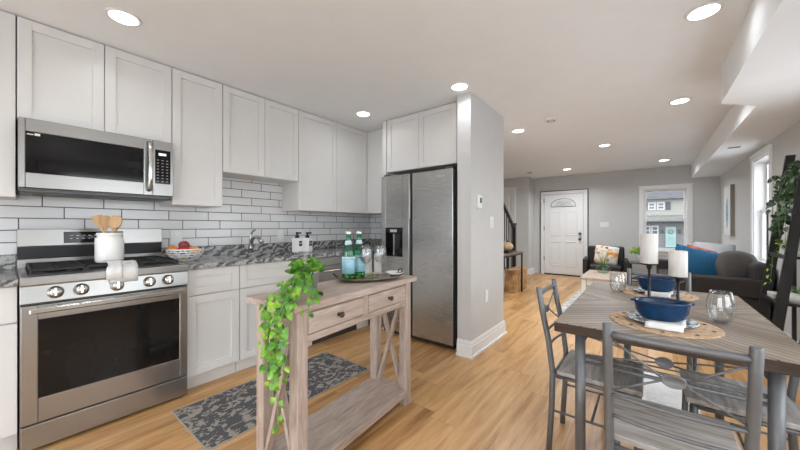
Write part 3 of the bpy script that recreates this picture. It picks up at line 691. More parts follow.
utensil('wooden_spatula', 'leftmost wooden spatula leaning left in the white crock', .015, .015, .0, -.062, PI/2, .032, slot=True)
utensil('wooden_spoon', 'middle wooden spoon with a broad head in the white crock', -.015, -.012, .01, -.022, PI/2+.2, .036)
utensil('wooden_spoon', 'wooden spoon leaning right in the white crock', .0, -.026, .012, .034, PI/2-.2, .036)
utensil('wooden_spoon', 'rightmost slim wooden spoon in the white crock', -.022, .008, -.022, .052, PI/2+.5, .028)
# towel: folded cloth draped on the front of the cooktop
def cloth_strip(b, path, ya_, yb_, th=.005, ny=8, wav=.003):
    n = len(path); V = []; F = []
    for side in (0, 1):
        for i, (x, z) in enumerate(path):
            a = Vector(path[min(i+1, n-1)])-Vector(path[max(i-1, 0)]); nn = Vector((-a.y, a.x)).normalized()*(th*side)
            for j in range(ny+1):
                y = ya_+(yb_-ya_)*j/ny+.012*math.sin(i*.9)*(.5 if j else 1); k = wav*math.sin(j*1.7+i*.6)
                V.append((x+nn.x+k*.5, y, z+nn.y+max(k, 0)*.6))
    w = ny+1
    for i in range(n-1):
        for j in range(ny):
            a = i*w+j; F.append((a, a+1, a+w+1, a+w)); o = n*w; F.append((o+a, o+a+w, o+a+w+1, o+a+1))
    o = n*w
    for i in range(n-1):
        F.append((i*w, (i+1)*w, o+(i+1)*w, o+i*w)); a = i*w+ny; F.append((a, o+a, o+a+w, a+w))
    for j in range(ny): F.append((j, o+j, o+j+1, j+1)); a = (n-1)*w+j; F.append((a, a+1, o+a+1, o+a))
    b.raw(V, F, True)
towel_m = simple('linen_towel', (.74, .74, .73), .9, var=.03, bump=.3, bscale=300)
b = MB()
cloth_strip(b, [(-2.54, .86), (-2.535, .925), (-2.548, .943), (-2.58, .948), (-2.62, .958), (-2.65, .972), (-2.70, .973)][::-1], .40, .53)
cloth_strip(b, [(-2.70, .98), (-2.65, .979), (-2.62, .966), (-2.58, .956), (-2.548, .950), (-2.53, .93), (-2.532, .885)], .385, .455)
tag(b.build('kitchen_towel', towel_m), 'white folded towel draped over the front of the range below the crock', 'towel')

# ------------------------------------------------------------------ microwave
r = thing('microwave_oven', 'stainless over-the-range microwave with a black glass door', 'microwave')
xm = -2.80; ya, yb = .046, .787; z0, z1 = 1.415, 1.828
MB().box(WB, xm-.035, ya, yb, z0, z1, .002).build('body', dark_steel, r)
yd = .662
d = MB(); wy0, wy1, wz0, wz1 = ya+.027, .612, 1.515, 1.752
x0, x1 = xm-.033, xm
d.box(x0, x1, ya, wy0, z0+.012, z1, .003).box(x0, x1, wy1, yd, z0+.012, z1, .003).box(x0, x1, wy0, wy1, z0+.012, wz0, .003).box(x0, x1, wy0, wy1, wz1, z1, .003)
md = d.build('microwave_door', steel_y, r)
MB().box(x0, x1-.003, wy0-.003, wy1+.003, wz0-.003, wz1+.003).build('door_window', black_glass, md)
MB().tube([(xm, yd-.022, z0+.05), (xm+.03, yd-.022, z0+.06), (xm+.043, yd-.022, z0+.13), (xm+.046, yd-.022, (z0+z1)/2), (xm+.043, yd-.022, z1-.11), (xm+.03, yd-.022, z1-.04), (xm, yd-.022, z1-.03)], .015, 12).build('door_handle', chrome, md)
mp_ = MB().box(x0, x1, yd+.002, yb, z0+.012, z1, .003).build('control_panel', steel_y, r)
MB().box(x1-.001, x1+.0015, yd+.014, yb-.018, 1.515, 1.762, .001).build('keypad', black_glass, mp_)
MB().box(x1+.0015, x1+.002, yd+.035, yb-.045, 1.722, 1.738).build('display_digits', emit('digits', (.8, .9, .9), .9), mp_)
b = MB()
for i in range(8):
    for j in range(3): b.box(x1+.0015, x1+.002, yd+.024+j*.028, yd+.036+j*.028, 1.53+i*.022, 1.535+i*.022)
b.build('keypad_marks', simple('key_print', (.35, .35, .35), .5), mp_)
MB().box(x1-.0028, x1-.0024, wy0+.005, wy0+.03, wz1-.018, wz1-.012).box(x1-.0028, x1-.0022, wy0+.034, wy0+.056, wz1-.020, wz1-.006).build('door_sticker', white_pl, md)
b = MB().box(WB+.03, xm-.004, ya+.005, yb-.005, z0-.012, z0, .003)
for i in range(2):
    for k in range(7): b.box(xm-.28+k*.03, xm-.265+k*.03, ya+.06+i*.36, ya+.32+i*.36, z0-.016, z0-.012)
b.build('vent_grille', simple('vent_metal', (.13, .13, .13), .45, .6), r)

# ------------------------------------------------------------------ refrigerator
r = thing('refrigerator', 'stainless side-by-side refrigerator with a water dispenser', 'refrigerator')
x0, x1, yf = -2.382, -1.462, 2.66
MB().box(x0+.005, x1-.005, yf+.075, 3.33, .03, 1.755, .003).build('body', dark_steel, r)
xs_ = -1.965
def fdoor(name, a, b_):
    return MB().box(a, b_, yf, yf+.07, .055, 1.765, .006, seg=2)
d1 = MB(); q = (-2.316, -2.075, .873, 1.19)
d1.box(x0, q[0], yf, yf+.07, .055, 1.765, .004).box(q[1], xs_-.022, yf, yf+.07, .055, 1.765, .004).box(q[0], q[1], yf, yf+.07, .055, q[2], .0).box(q[0], q[1], yf, yf+.07, q[3], 1.765, .0)
fd = d1.build('freezer_door', steel_x, r)
b = MB().box(q[0], q[1], yf+.055, yf+.07, q[2], q[3]).box(q[0], q[0]+.012, yf-.002, yf+.055, q[2], q[3]).box(q[1]-.012, q[1], yf-.002, yf+.055, q[2], q[3]).box(q[0]+.012, q[1]-.012, yf-.002, yf+.055, q[2], q[2]+.012).box(q[0]+.012, q[1]-.012, yf-.002, yf+.055, q[3]-.07, q[3])
wd = b.build('water_dispenser', black_glass, fd)
MB().box(-2.21, -2.195, yf+.01, yf+.05, q[2]+.012, q[3]-.07).build('dispenser_lever', chrome, wd)
MB().box(-2.245, -2.15, yf-.004, yf-.002, q[3]-.05, q[3]-.02).build('dispenser_display', simple('panel_print', (.45, .45, .45), .4), wd)
fr_ = fdoor('d', xs_+.022, x1).build('fridge_door', steel_x, r)
writing('SAMSUNG', .024, simple('logo_silver', (.8, .8, .8), .3, .5), fr_, face_ny(-1.60, yf-.0006, 1.70))
MB().box(xs_-.022, xs_-.006, yf+.012, yf+.07, .055, 1.765).box(xs_+.006, xs_+.022, yf+.012, yf+.07, .055, 1.765).build('door_grip', dark_steel, r)
MB().box(xs_-.021, xs_-.008, yf-.004, yf+.02, 1.28, 1.76, .003).build('grip_trim', nickel, r)
MB().box(x0+.01, x1-.01, yf+.04, yf+.2, .012, .05).build('kick_grille', black_m, r)
for x in (x0+.04, x1-.04): MB().lathe([(0, 0), (.02, 0), (.02, .012), (0, .012)], c=(x, yf+.08, 0), n=12).build('foot', black_m, r)
MB().box(x1-.10, x1-.02, yf+.02, yf+.12, 1.7655, 1.785, .004).box(x0+.02, x0+.1, yf+.02, yf+.12, 1.7655, 1.785, .004).build('hinge_cover', dark_steel, r)

# ------------------------------------------------------------------ fruit bowl
FBX, FBY, FBZ = -2.88, .89, .93
r = thing('fruit_bowl', 'white openwork ceramic fruit bowl on the granite counter', 'bowl', (FBX, FBY, FBZ))
b = MB(); R1, R0, hb = .125, .05, .085
def rad(t): return R0+(R1-R0)*math.sin(t*PI/2)**.8
for zt, rr in ((1, .006), (.8, .0045), (.58, .0045), (.36, .0045)):
    z = hb*zt+.008; R_ = rad(zt**.8)
    b.tube([(R_*math.cos(a), R_*math.sin(a), z) for a in [2*PI*k/32 for k in range(33)]], rr, 8, False)
for k in range(22):
    a = 2*PI*k/22
    b.tube([(rad((t)**.8)*math.cos(a+t*.35*(1 if k % 2 else -1)), rad(t**.8)*math.sin(a+t*.35*(1 if k % 2 else -1)), hb*t+.008) for t in (.0, .2, .4, .6, .8, 1)], .004, 6, False)
b.lathe([(0, 0), (R0, 0), (R0+.01, .006), (R0+.012, .014), (0, .012)], n=28)
b.build('basket', ceramic, r)
orange_m = simple('orange_peel', (.86, .27, .03), .45, var=.1, scale=30, bump=.4, bscale=300)
apple_m = simple('apple_red', (.30, .025, .03), .25, var=.5, scale=14, coat=.3)
peach_m = simple('peach_skin', (.86, .42, .12), .5, var=.25, scale=12)
banana_m = simple('yellow_fruit', (.80, .52, .12), .5, var=.2, scale=10)
stem_m = simple('stem_brown', (.10, .06, .03), .8)
def fruit(name, label, cat, x, y, z, rr, m, sq=.94):
    r = thing(name, label, cat, (FBX+x, FBY+y, FBZ+z), random.random()*6, 'fruit in the openwork bowl')
    MB().lathe([(0, rr*sq*.80)]+[(rr*math.sin(a)*(1+.05*math.sin(a)), rr*sq*math.cos(a)) for a in [PI*k/14 for k in range(2, 14)]]+[(0, -rr*sq)], n=22).build('flesh', m, r)
    MB().tube([(0, 0, rr*.76), (.002, 0, rr*1.02)], .0022, 6).build('stem', stem_m, r)
for a in [('orange', 'orange at the left side of the fruit bowl', 'orange', -.02, -.078, .085, .038, orange_m),
          ('orange', 'orange at the right side behind the apples', 'orange', -.035, .04, .086, .038, orange_m),
          ('apple', 'dark red apple on top of the fruit heap', 'apple', -.005, -.008, .125, .036, apple_m),
          ('apple', 'red apple in front near the bowl rim', 'apple', .05, -.030, .088, .037, apple_m),
          ('peach', 'yellow orange peach in the front of the bowl', 'peach', .035, .052, .080, .035, peach_m),
          ('apple', 'small dark red apple at the right rim of the bowl', 'apple', -.01, .105, .082, .027, apple_m),
          ('pear', 'yellow pear low in the bowl under the apples', 'pear', .0, .0, .047, .033, banana_m)]: fruit(*a)

# ------------------------------------------------------------------ kitchen rug
km = rug_material('charcoal_rug', (.085, .085, .092), (.34, .305, .265), 11, .55, stretch=(1, .8, 1), dist=2.4)
r = thing('kitchen_rug', 'charcoal runner rug with beige leafy blotches between range and console', 'rug')
MB().box(-2.405, -1.845, .675, 1.895, .0005, .008, .002).build('pile', km, r)
b = MB()
for (a, c_) in (((-2.41, .67), (-1.84, .67)), ((-1.84, .67), (-1.84, 1.90)), ((-1.84, 1.90), (-2.41, 1.90)), ((-2.41, 1.90), (-2.41, .67))): b.bar((*a, .005), (*c_, .005), .007, .007)
b.build('binding', simple('rug_binding', (.40, .34, .28), .9), r)

# ------------------------------------------------------------------ console table
ANG = math.atan2(.079, .993)
CT = thing('console_table', 'weathered washed-wood console table with two drawers and X sides', 'console table', (-1.3875, 1.243, 0), ANG)
# local: x depth (front = +x), y length; top .372 x 1.0
hx, hy, zt = .184, .502, .862
def part(b, name, m, parent=None): return b.build(name, m, parent or CT)
part(MB().box(-hx, hx, -hy, hy, zt-.032, zt, .003), 'tabletop', washed['y'])
lx, ly, lw = hx-.028, hy-.035, .058
for sx in (-1, 1):
    for sy in (-1, 1):
        x0 = sx*lx-(lw if sx > 0 else 0); y0 = sy*ly-(lw if sy > 0 else 0)
        part(MB().box(x0, x0+lw, y0, y0+lw, 0, zt-.033, .003), 'leg', washed['z'])
ax = lx-.006
# aprons
zb_ = .675
yL0, yL1 = -ly+lw, ly-lw
b = MB().box(ax-.02, ax, yL0, yL1, zb_, zb_+.035, .002).box(ax-.02, ax, yL0, yL1, zt-.048, zt-.033, .001)
part(b, 'front_rail', washed['y'])
part(MB().box(ax-.02, ax, -.02, .02, zb_+.035, zt-.048, .001), 'drawer_divider', washed['z'])
part(MB().box(-ax, -ax+.02, yL0, yL1, zb_, zt-.033, .002), 'back_apron', washed['y'])
for s_ in (-1, 1):
    y0 = s_*(ly-.026); part(MB().box(-lx+lw, lx-lw, y0-.01, y0+.01, zb_, zt-.033, .002), 'side_apron', washed['x'])
for (y0, y1) in ((yL0+.004, -.022), (.022, yL1-.004)):
    dr = part(MB().box(ax-.018, ax+.004, y0, y1, zb_+.039, zt-.051, .003), 'drawer', washed['y'])
    ym = (y0+y1)/2; zm = (zb_+.039+zt-.051)/2
    part(MB().lathe([(0, 0), (.010, 0), (.006, .008), (.007, .014), (.014, .019), (.015, .026), (.009, .032), (0, .033)], n=18, mtx=T(ax+.004, ym, zm) @ Matrix.Rotation(PI/2, 4, 'Y')), 'knob', simple('dark_bronze', (.08, .065, .05), .4, .8), dr)
# lower shelf
part(MB().box(-lx+.001+lw*.0, lx-.001, yL0-.0, yL1, .086, .112, .003).box(-lx+lw, lx-lw, -ly+.004, yL0, .086, .112, .0).box(-lx+lw, lx-lw, yL1, ly-.004, .086, .112, .0), 'shelf', washed['y'])
part(MB().box(lx-.028, lx-.008, yL0, yL1, .058, .086, .002), 'shelf_rail', washed['y'])
for s_ in (-1, 1):
    y0 = s_*(ly-lw/2)
    part(MB().box(-lx+lw, lx-lw, y0-.012, y0+.012, .05, .086, .002), 'side_rail', washed['x'])
    xa, xb = -lx+lw-.001, lx-lw+.001
    part(MB().bar((xa+.012, y0-.0115, .115), (xb-.012, y0-.0115, zb_-.003), .022, .032, .002, (0, 1, 0)), 'cross_brace', washed['z'])
    part(MB().bar((xb-.012, y0+.0115, .115), (xa+.012, y0+.0115, zb_-.003), .022, .032, .002, (0, 1, 0)), 'cross_brace', washed['z'])

# ------------------------------------------------------------------ leaves
def leaf_mesh(b, p, direction, normal, L, Wd, fold=.12, heart=True):
    d = Vector(direction).normalized(); n = Vector(normal); n = (n-d*n.dot(d))
    if n.length < 1e-3: n = Vector((0, 0, 1)).cross(d)
    n.normalize(); s_ = d.cross(n); p = Vector(p)
    prof = [(0, 0), (-.10, .30), (.10, .50), (.38, .50), (.70, .30), (1, 0)] if heart else [(0, 0), (.15, .28), (.4, .42), (.7, .27), (.9, .1), (1, 0)]
    mid_ = [p+d*(L*t)-n*(L*.10*t*t) for t in (0, .1, .1, .38, .70, 1)]
    V = []; F = []
    for i, (t, w) in enumerate(prof):
        c = p+d*(L*max(t, 0))-n*(L*.10*t*t)
        V.append(c)
        cc = p+d*(L*t)-n*(L*.10*t*t)
        V.append(cc+s_*(w*Wd)+n*(fold*Wd*w)); V.append(cc-s_*(w*Wd)+n*(fold*Wd*w))
    for i in range(len(prof)-1):
        a = i*3; c_ = (i+1)*3
        if i == 0: F += [(a, c_, c_+1), (a, c_+2, c_)]
        elif i == len(prof)-2: F += [(a, c_, a+1), (a, a+2, c_)]
        else: F += [(a, c_, c_+1, a+1), (a, a+2, c_+2, c_)]
    b.raw([tuple(v) for v in V], F, True)
def leaf_mat(name, c1, c2, c3):
    m, ns, ls, p = new_mat(name)
    g = N(ns, 'ShaderNodeTexCoord'); nz = N(ns, 'ShaderNodeTexNoise'); nz.inputs['Scale'].default_value = 22; ls.new(g.outputs['Object'], nz.inputs['Vector'])
    ls.new(ramp(ns, ls, nz.outputs[0], [(.3, c1), (.5, c2), (.68, c3)]), p.inputs['Base Color'])
    p.inputs['Roughness'].default_value = .38; p.inputs['Subsurface Weight'].default_value = .0
    p.inputs['Transmission Weight'].default_value = 0
    return m
pothos_m = leaf_mat('pothos_leaf', (.02, .10, .010), (.08, .27, .012), (.30, .50, .03))
ivy_m = leaf_mat('dark_ivy_leaf', (.006, .022, .008), (.014, .045, .014), (.04, .09, .03))
lime_m = leaf_mat('lime_leaf', (.10, .20, .02), (.28, .42, .05), (.45, .55, .1))
vine_m = simple('vine_green', (.16, .30, .06), .6)
galv = simple('galvanized_metal', (.50, .52, .54), .35, .85, .15, scale=30)

POT = Vector((-1.405, 1.0, zt))
PP = thing('potted_pothos', 'galvanized pot of bright green pothos trailing down the console end', 'potted plant', tuple(POT))
MB().lathe([(0, 0), (.040, 0), (.042, .004), (.052, .098), (.056, .100), (.056, .106), (.049, .106), (.044, .085), (0, .085)], n=30).build('pot', galv, PP)
fb = MB(); vb = MB(); rnd = random.Random(11)
def L_(p): return tuple(Vector(p)-POT)
def vine(pts, n, size, b_leaf, b_vine, off, spread=.03, face=Vector((.5, -.7, .4)), r_=.0018):
    P_ = [Vector(p) for p in pts]; out = []
    for i in range(len(P_)-1):                                  # catmull-rom
        p0 = P_[max(i-1, 0)]; p1 = P_[i]; p2 = P_[i+1]; p3 = P_[min(i+2, len(P_)-1)]
        for k in range(6):
            t = k/6; out.append(.5*((2*p1)+(p2-p0)*t+(2*p0-5*p1+4*p2-p3)*t*t+(-p0+3*p1-3*p2+p3)*t**3))
    out.append(P_[-1]); b_vine.tube([tuple(v-off) for v in out], r_, 5)
    for i in range(n):
        t = (i+.5)/n*(len(out)-1); k = int(t); c = out[k].lerp(out[min(k+1, len(out)-1)], t-k)
        ang = rnd.uniform(0, 2*PI); sd = Vector((math.cos(ang), math.sin(ang), rnd.uniform(-.6, .5))).normalized()
        base_ = c; tip = c+sd*spread*rnd.uniform(.4, 1.1)
        b_vine.tube([tuple(base_-off), tuple(tip-off)], .0009, 4)
        dr = (sd*.5+Vector((rnd.uniform(-.4, .4), rnd.uniform(-.4, .2), -.75))).normalized()
        nm = (face+Vector((rnd.uniform(-.6, .6), rnd.uniform(-.6, .6), rnd.uniform(-.3, .6))))
        s_ = size*rnd.uniform(.7, 1.2)
        leaf_mesh(b_leaf, tuple(tip-off), dr, nm, s_, s_*.86)
top = POT+Vector((0, 0, .10))
for i in range(110):                                             # bushy head
    a = rnd.uniform(0, 2*PI); e = rnd.uniform(.0, 1.3); R_ = rnd.uniform(.03, .085)
    p = top+Vector((math.cos(a)*math.cos(e)*R_, math.sin(a)*math.cos(e)*R_, math.sin(e)*R_*.9-.01))
    vb.tube([L_(top+Vector((rnd.uniform(-.02, .02), rnd.uniform(-.02, .02), -.01))), L_(p)], .001, 4)
    p += Vector((.0, -.02, .012)); d = Vector((math.cos(a), math.sin(a)-.3, rnd.uniform(-.5, .4))); leaf_mesh(fb, L_(p), d, Vector((.4, -.5, .7))+Vector((rnd.uniform(-.5, .5),)*3), rnd.uniform(.024, .036), .029)
yE = .715
routes = [
 ([top, (-1.36, .90, .965), (-1.335, .80, .92), (-1.33, yE, .87), (-1.325, yE-.01, .76), (-1.335, yE-.005, .62), (-1.33, yE, .48), (-1.315, yE, .33)], 40),
 ([top, (-1.38, .88, .955), (-1.38, .79, .92), (-1.385, yE, .86), (-1.375, yE-.01, .75), (-1.365, yE, .62), (-1.37, yE, .50)], 36),
 ([top, (-1.35, .91, .95), (-1.29, .80, .91), (-1.275, yE, .86), (-1.28, yE-.01, .77), (-1.265, yE-.01, .66), (-1.275, yE-.01, .56)], 36),
 ([top, (-1.40, .90, .965), (-1.42, .82, .94), (-1.43, yE+.01, .87), (-1.425, yE, .78), (-1.42, yE, .68)], 22),
 ([top, (-1.38, .86, .945), (-1.35, .76, .89), (-1.35, yE-.01, .81), (-1.35, yE-.02, .70), (-1.345, yE-.02, .60)], 30),
 ([top, (-1.36, .87, .95), (-1.32, .77, .90), (-1.31, yE-.01, .82), (-1.305, yE-.015, .72), (-1.30, yE-.01, .60)], 30),
 ([top, (-1.34, .95, .94), (-1.28, .93, .90), (-1.250, .90, .88), (-1.225, .88, .85)], 10),
 ([top, (-1.36, .91, .95), (-1.27, .84, .90), (-1.225, .80, .88), (-1.205, .78, .84)], 12),
 ([top, (-1.40, .87, .95), (-1.40, .76, .90), (-1.40, yE-.01, .80), (-1.405, yE-.01, .68), (-1.395, yE, .58)], 22),
]
routes = [([p_ if p_ is top else (p_[0]+(.10 if p_[1] < .85 else .03), p_[1], p_[2]) for p_ in pts], n) for pts, n in routes]
for pts, n in routes: vine(pts, n, .031, fb, vb, POT, .022)
fb.build('foliage', pothos_m, PP); vb.build('stems', vine_m, PP)
MB().lathe([(0, .09), (.045, .09)], n=20).build('soil', simple('soil', (.03, .02, .015), .9), PP)

# ------------------------------------------------------------------ tray, bottles, wine glasses
ta = math.atan2(.40, .24)                                        # tray axis direction
TC = Vector((-1.380, 1.432, zt))
TR = thing('serving_tray', 'dark oval metal tray holding bottles and wine glasses on the console', 'tray', tuple(TC), ta)
b = MB(); V = []; F = []; nn = 40; La, Wb = .225, .095
tray_m = simple('dark_pewter', (.20, .175, .14), .35, .8, .2, scale=20)
rings = [(0, .004, 0), (.55, .004, 0), (.80, .008, .2), (.95, .016, .6), (1.0, .022, 1), (1.0, .028, 1), (.94, .023, .7), (.78, .013, .2), (.5, .009, 0), (0, .009, 0)]
for (q_, z, e) in rings:
    for k in range(nn):
        a = 2*PI*k/nn; V.append((La*q_*math.cos(a), Wb*q_*math.sin(a), z-.0035+.022*e*abs(math.cos(a))**6))
for i in range(len(rings)-1):
    for k in range(nn): F.append((i*nn+k, i*nn+(k+1) % nn, (i+1)*nn+(k+1) % nn, (i+1)*nn+k))
b.raw(V, F, True); b.build('dish', tray_m, TR)
MB().tube([(La*.90, -.035, .032), (La*.93, -.03, .055), (La*.95, 0, .066), (La*.93, .03, .055), (La*.90, .035, .032)], .003, 8).build('handle', black_metal, TR)
MB().tube([(-La*.90, -.035, .032), (-La*.97, -.03, .048), (-La*1.02, 0, .052), (-La*.97, .03, .048), (-La*.90, .035, .032)], .003, 8).build('handle', black_metal, TR)
clear2 = thin_glass('stemware_glass', (.95, .96, .965), .10, .8, (.74, .77, .79))
green_g = thin_glass('green_glass', (.55, .90, .76), .06, .5, (.06, .46, .30)); gl_in = simple('water_label_blue', (.33, .60, .72), .5, var=.12, scale=40)
lab2 = simple('label_pale', (.60, .76, .80), .5)
BZ = zt+.0065
def bottle(x, y, label, rot):
    r = thing('mineral_water_bottle', label, 'bottle', (x, y, BZ), rot, 'green water bottles on the tray')
    prof = [(0, 0), (.034, 0), (.0385, .006), (.039, .02), (.039, .165), (.035, .19), (.022, .225), (.0155, .25), (.0145, .275), (.0165, .277), (.0165, .285), (.0145, .287), (.0145, .295)]
    inn = [(r_-.0025, z) for r_, z in prof[::-1][:-3]]+[(.034, .008), (0, .008)]
    MB().lathe(prof+inn, n=32).build('bottle_glass', green_g, r)
    lb = MB().lathe([(.0396, .045), (.0399, .045), (.0399, .150), (.0396, .150)], n=40, closed=True).build('label', gl_in, r)
    MB().lathe([(.0400, .128), (.0402, .128), (.0402, .146), (.0400, .146)], n=40, closed=True).build('label_band', lab2, lb)
    for (t_, s_, z, m_) in (('S.PELLEGRINO', .0105, .137, simple('navy_ink', (.02, .05, .16), .6)), ('ACQUA', .010, .106, lab2), ('MINERALE', .008, .090, lab2)):
        writing(t_, s_, m_, lb, T(0, 0, z) @ Matrix(((0, 0, 1, 0), (1, 0, 0, 0), (0, 1, 0, 0), (0, 0, 0, 1))) @ T(0, 0, .0404), bend=.0404, depth=.0002)
    MB().lathe([(.0234, .222), (.0236, .222), (.0168, .247), (.0166, .247)], n=30, closed=True).build('neck_label', lab2, r)
    MB().lathe([(0, .302), (.0165, .302), (.017, .298), (.017, .288), (.0165, .2875), (.0150, .2875), (.0150, .297), (0, .297)], n=24).build('cap', simple('bottle_cap', (.75, .78, .80), .35), r)
    return r
bottle(-1.458, 1.325, 'green water bottle with a blue label, left one on the tray', -.75)
bottle(-1.470, 1.428, 'green water bottle with a blue label, right one behind the wine glasses', -.55)
def wine_glass(x, y, label):
    r = thing('wine_glass', label, 'wine glass', (x, y, BZ), 0, 'wine glasses on the tray')
    out = [(0, 0), (.034, 0), (.034, .002), (.012, .005), (.0045, .012), (.004, .05), (.0045, .092), (.012, .100), (.030, .115), (.040, .138), (.0425, .160), (.039, .190), (.034, .215)]
    inn = [(.0332, .2155), (.0378, .190), (.0412, .160), (.0388, .138), (.029, .117), (.012, .103), (0, .100)]
    MB().lathe(out[1:] + inn, n=32).lathe([(0, .0), (.034, .0)], n=32).build('glass', clear2, r)
wine_glass(-1.392, 1.410, 'stemmed wine glass on the tray, next to the right bottle')
wine_glass(-1.348, 1.495, 'stemmed wine glass on the tray, farther from the bottles')
r = tag(MB().lathe([(0, 0), (.05, 0), (.068, .012), (.070, .016), (.064, .015), (.048, .005), (0, .005)], c=(-1.300, 1.585, zt+.0285), n=30, sx=.9, sy=.9).build('small_dish', ceramic), 'small white dish on the right end of the tray', 'dish')
# greens lying in the tray
b = MB(); rnd2 = random.Random(4)
for i in range(110):
    t = rnd2.uniform(-.17, .02); s_ = rnd2.uniform(-.055, .06)
    p = TC+Vector((math.cos(ta)*t-math.sin(ta)*s_, math.sin(ta)*t+math.cos(ta)*s_, .012+rnd2.uniform(0, .02)))
    if min((p-Vector((-1.458, 1.325, p.z))).length, (p-Vector((-1.470, 1.428, p.z))).length) < .05: continue
    if (p-Vector((-1.392, 1.410, p.z))).length < .04: continue
    a = rnd2.uniform(0, 6.28); leaf_mesh(b, tuple(p), (math.cos(a), math.sin(a), rnd2.uniform(.1, .8)), (0, 0, 1), .032, .02, heart=False)
tag(b.build('green_sprigs', lime_m), 'loose green leaf sprigs around the bottles in the tray', 'leaves', kind='stuff')

# ------------------------------------------------------------------ dining table
def chevron():
    m, ns, ls, p = new_mat('chevron_tabletop')
    tc = N(ns, 'ShaderNodeTexCoord'); sp = N(ns, 'ShaderNodeSeparateXYZ'); ls.new(tc.outputs['Object'], sp.inputs[0])
    X, Y = sp.outputs[0], sp.outputs[1]
    ax_ = M_(ns, ls, 'ABSOLUTE', X); ay = M_(ns, ls, 'ABSOLUTE', Y)
    t = M_(ns, ls, 'DIVIDE', M_(ns, ls, 'SUBTRACT', M_(ns, ls, 'MULTIPLY', ax_, .85), ay), .046)
    fl = M_(ns, ls, 'FLOOR', t); fr = M_(ns, ls, 'FRACT', t)
    w = N(ns, 'ShaderNodeTexWhiteNoise', noise_dimensions='1D'); ls.new(fl, w.inputs['W'])
    cv = N(ns, 'ShaderNodeCombineXYZ'); ls.new(M_(ns, ls, 'MULTIPLY', t, .05), cv.inputs[0]); ls.new(M_(ns, ls, 'MULTIPLY', M_(ns, ls, 'ADD', ax_, ay), .09), cv.inputs[1]); ls.new(w.outputs[0], cv.inputs[2])
    g = N(ns, 'ShaderNodeTexNoise'); g.inputs['Scale'].default_value = 60; g.inputs['Detail'].default_value = 5; ls.new(cv.outputs[0], g.inputs['Vector'])
    v = M_(ns, ls, 'ADD', M_(ns, ls, 'MULTIPLY', g.outputs[0], .45), M_(ns, ls, 'MULTIPLY', w.outputs[0], .30))
    c = ramp(ns, ls, v, [(.15, (.17, .125, .09)), (.36, (.27, .21, .16)), (.60, (.38, .31, .245))])
    sm = M_(ns, ls, 'LESS_THAN', fr, .16)
    mx = N(ns, 'ShaderNodeMix', data_type='RGBA'); ls.new(sm, mx.inputs[0]); ls.new(c, mx.inputs[6]); mx.inputs[7].default_value = (.045, .033, .025, 1)
    ls.new(mx.outputs[2], p.inputs['Base Color']); p.inputs['Roughness'].default_value = .38
    bp = N(ns, 'ShaderNodeBump'); bp.inputs['Strength'].default_value = .3; bp.inputs['Distance'].default_value = .002
    ls.new(M_(ns, ls, 'SUBTRACT', g.outputs[0], M_(ns, ls, 'MULTIPLY', sm, 1.5)), bp.inputs['Height']); ls.new(bp.outputs[0], p.inputs['Normal'])
    return m
edge_m = wood('dark_table_edge', [(.3, (.022, .015, .011)), (.7, (.085, .062, .048))], 'x', 9, .7)
edge_m.node_tree.nodes['Principled BSDF'].inputs['Specular IOR Level'].default_value = .15
DTX, DTY, DTZ = .052, 2.245, .76
DT = thing('dining_table', 'brown chevron-plank dining table on grey metal legs', 'dining table', (DTX, DTY, 0))
hx_, hy_ = .395, .655
MB().box(-hx_, hx_, -hy_, hy_, DTZ-.003, DTZ, .001).build('tabletop', chevron(), DT)
MB().box(-hx_, hx_, -hy_, hy_, DTZ-.045, DTZ-.0031, .003).build('table_edge', edge_m, DT)
tl = .30; y1_, y2_ = 1.67-DTY, 2.79-DTY
for sx in (-1, 1):
    for y in (y1_, y2_): MB().tube([(sx*tl, y, 0), (sx*tl, y, DTZ-.0455)], .0215, 18).build('leg', gun_m, DT)
def ellipse_medallion(b, c, w, h, nrm='y', t=.006):
    rot = Matrix.Rotation(PI/2, 4, 'X') if nrm == 'y' else Matrix.Rotation(PI/2, 4, 'Y')
    b.lathe([(0, -t), (.82, -t), (.95, -t*.9), (1.0, 0), (.95, t*.9), (.82, t), (.74, t*.4), (0, t*.4)], n=28, mtx=T(*c) @ rot @ Matrix.Diagonal((h if nrm == 'x' else w, w if nrm == 'x' else h, 1, 1)))
for k, y in enumerate((y1_, y2_)):
    MB().tube([(-tl, y, .575), (tl, y, .575)], .008, 8).tube([(-tl, y, .600), (tl, y, .600)], .006, 8).build('stretcher', gun_m, DT)
    b = MB(); zc = .647
    for (sx, z) in ((-1, .70), (1, .70), (-1, .605), (1, .605)): b.tube([(sx*(tl-.005), y, z), (sx*.022, y, zc+(.006 if z > zc else -.006))], .0035, 6)
    ellipse_medallion(b, (0, y, zc), .030, .022); b.build('medallion_brace', gun_m, DT)
for sx in (-1, 1): MB().tube([(sx*tl, y1_, .64), (sx*tl, y2_, .64)], .008, 8).build('side_rail', gun_m, DT)

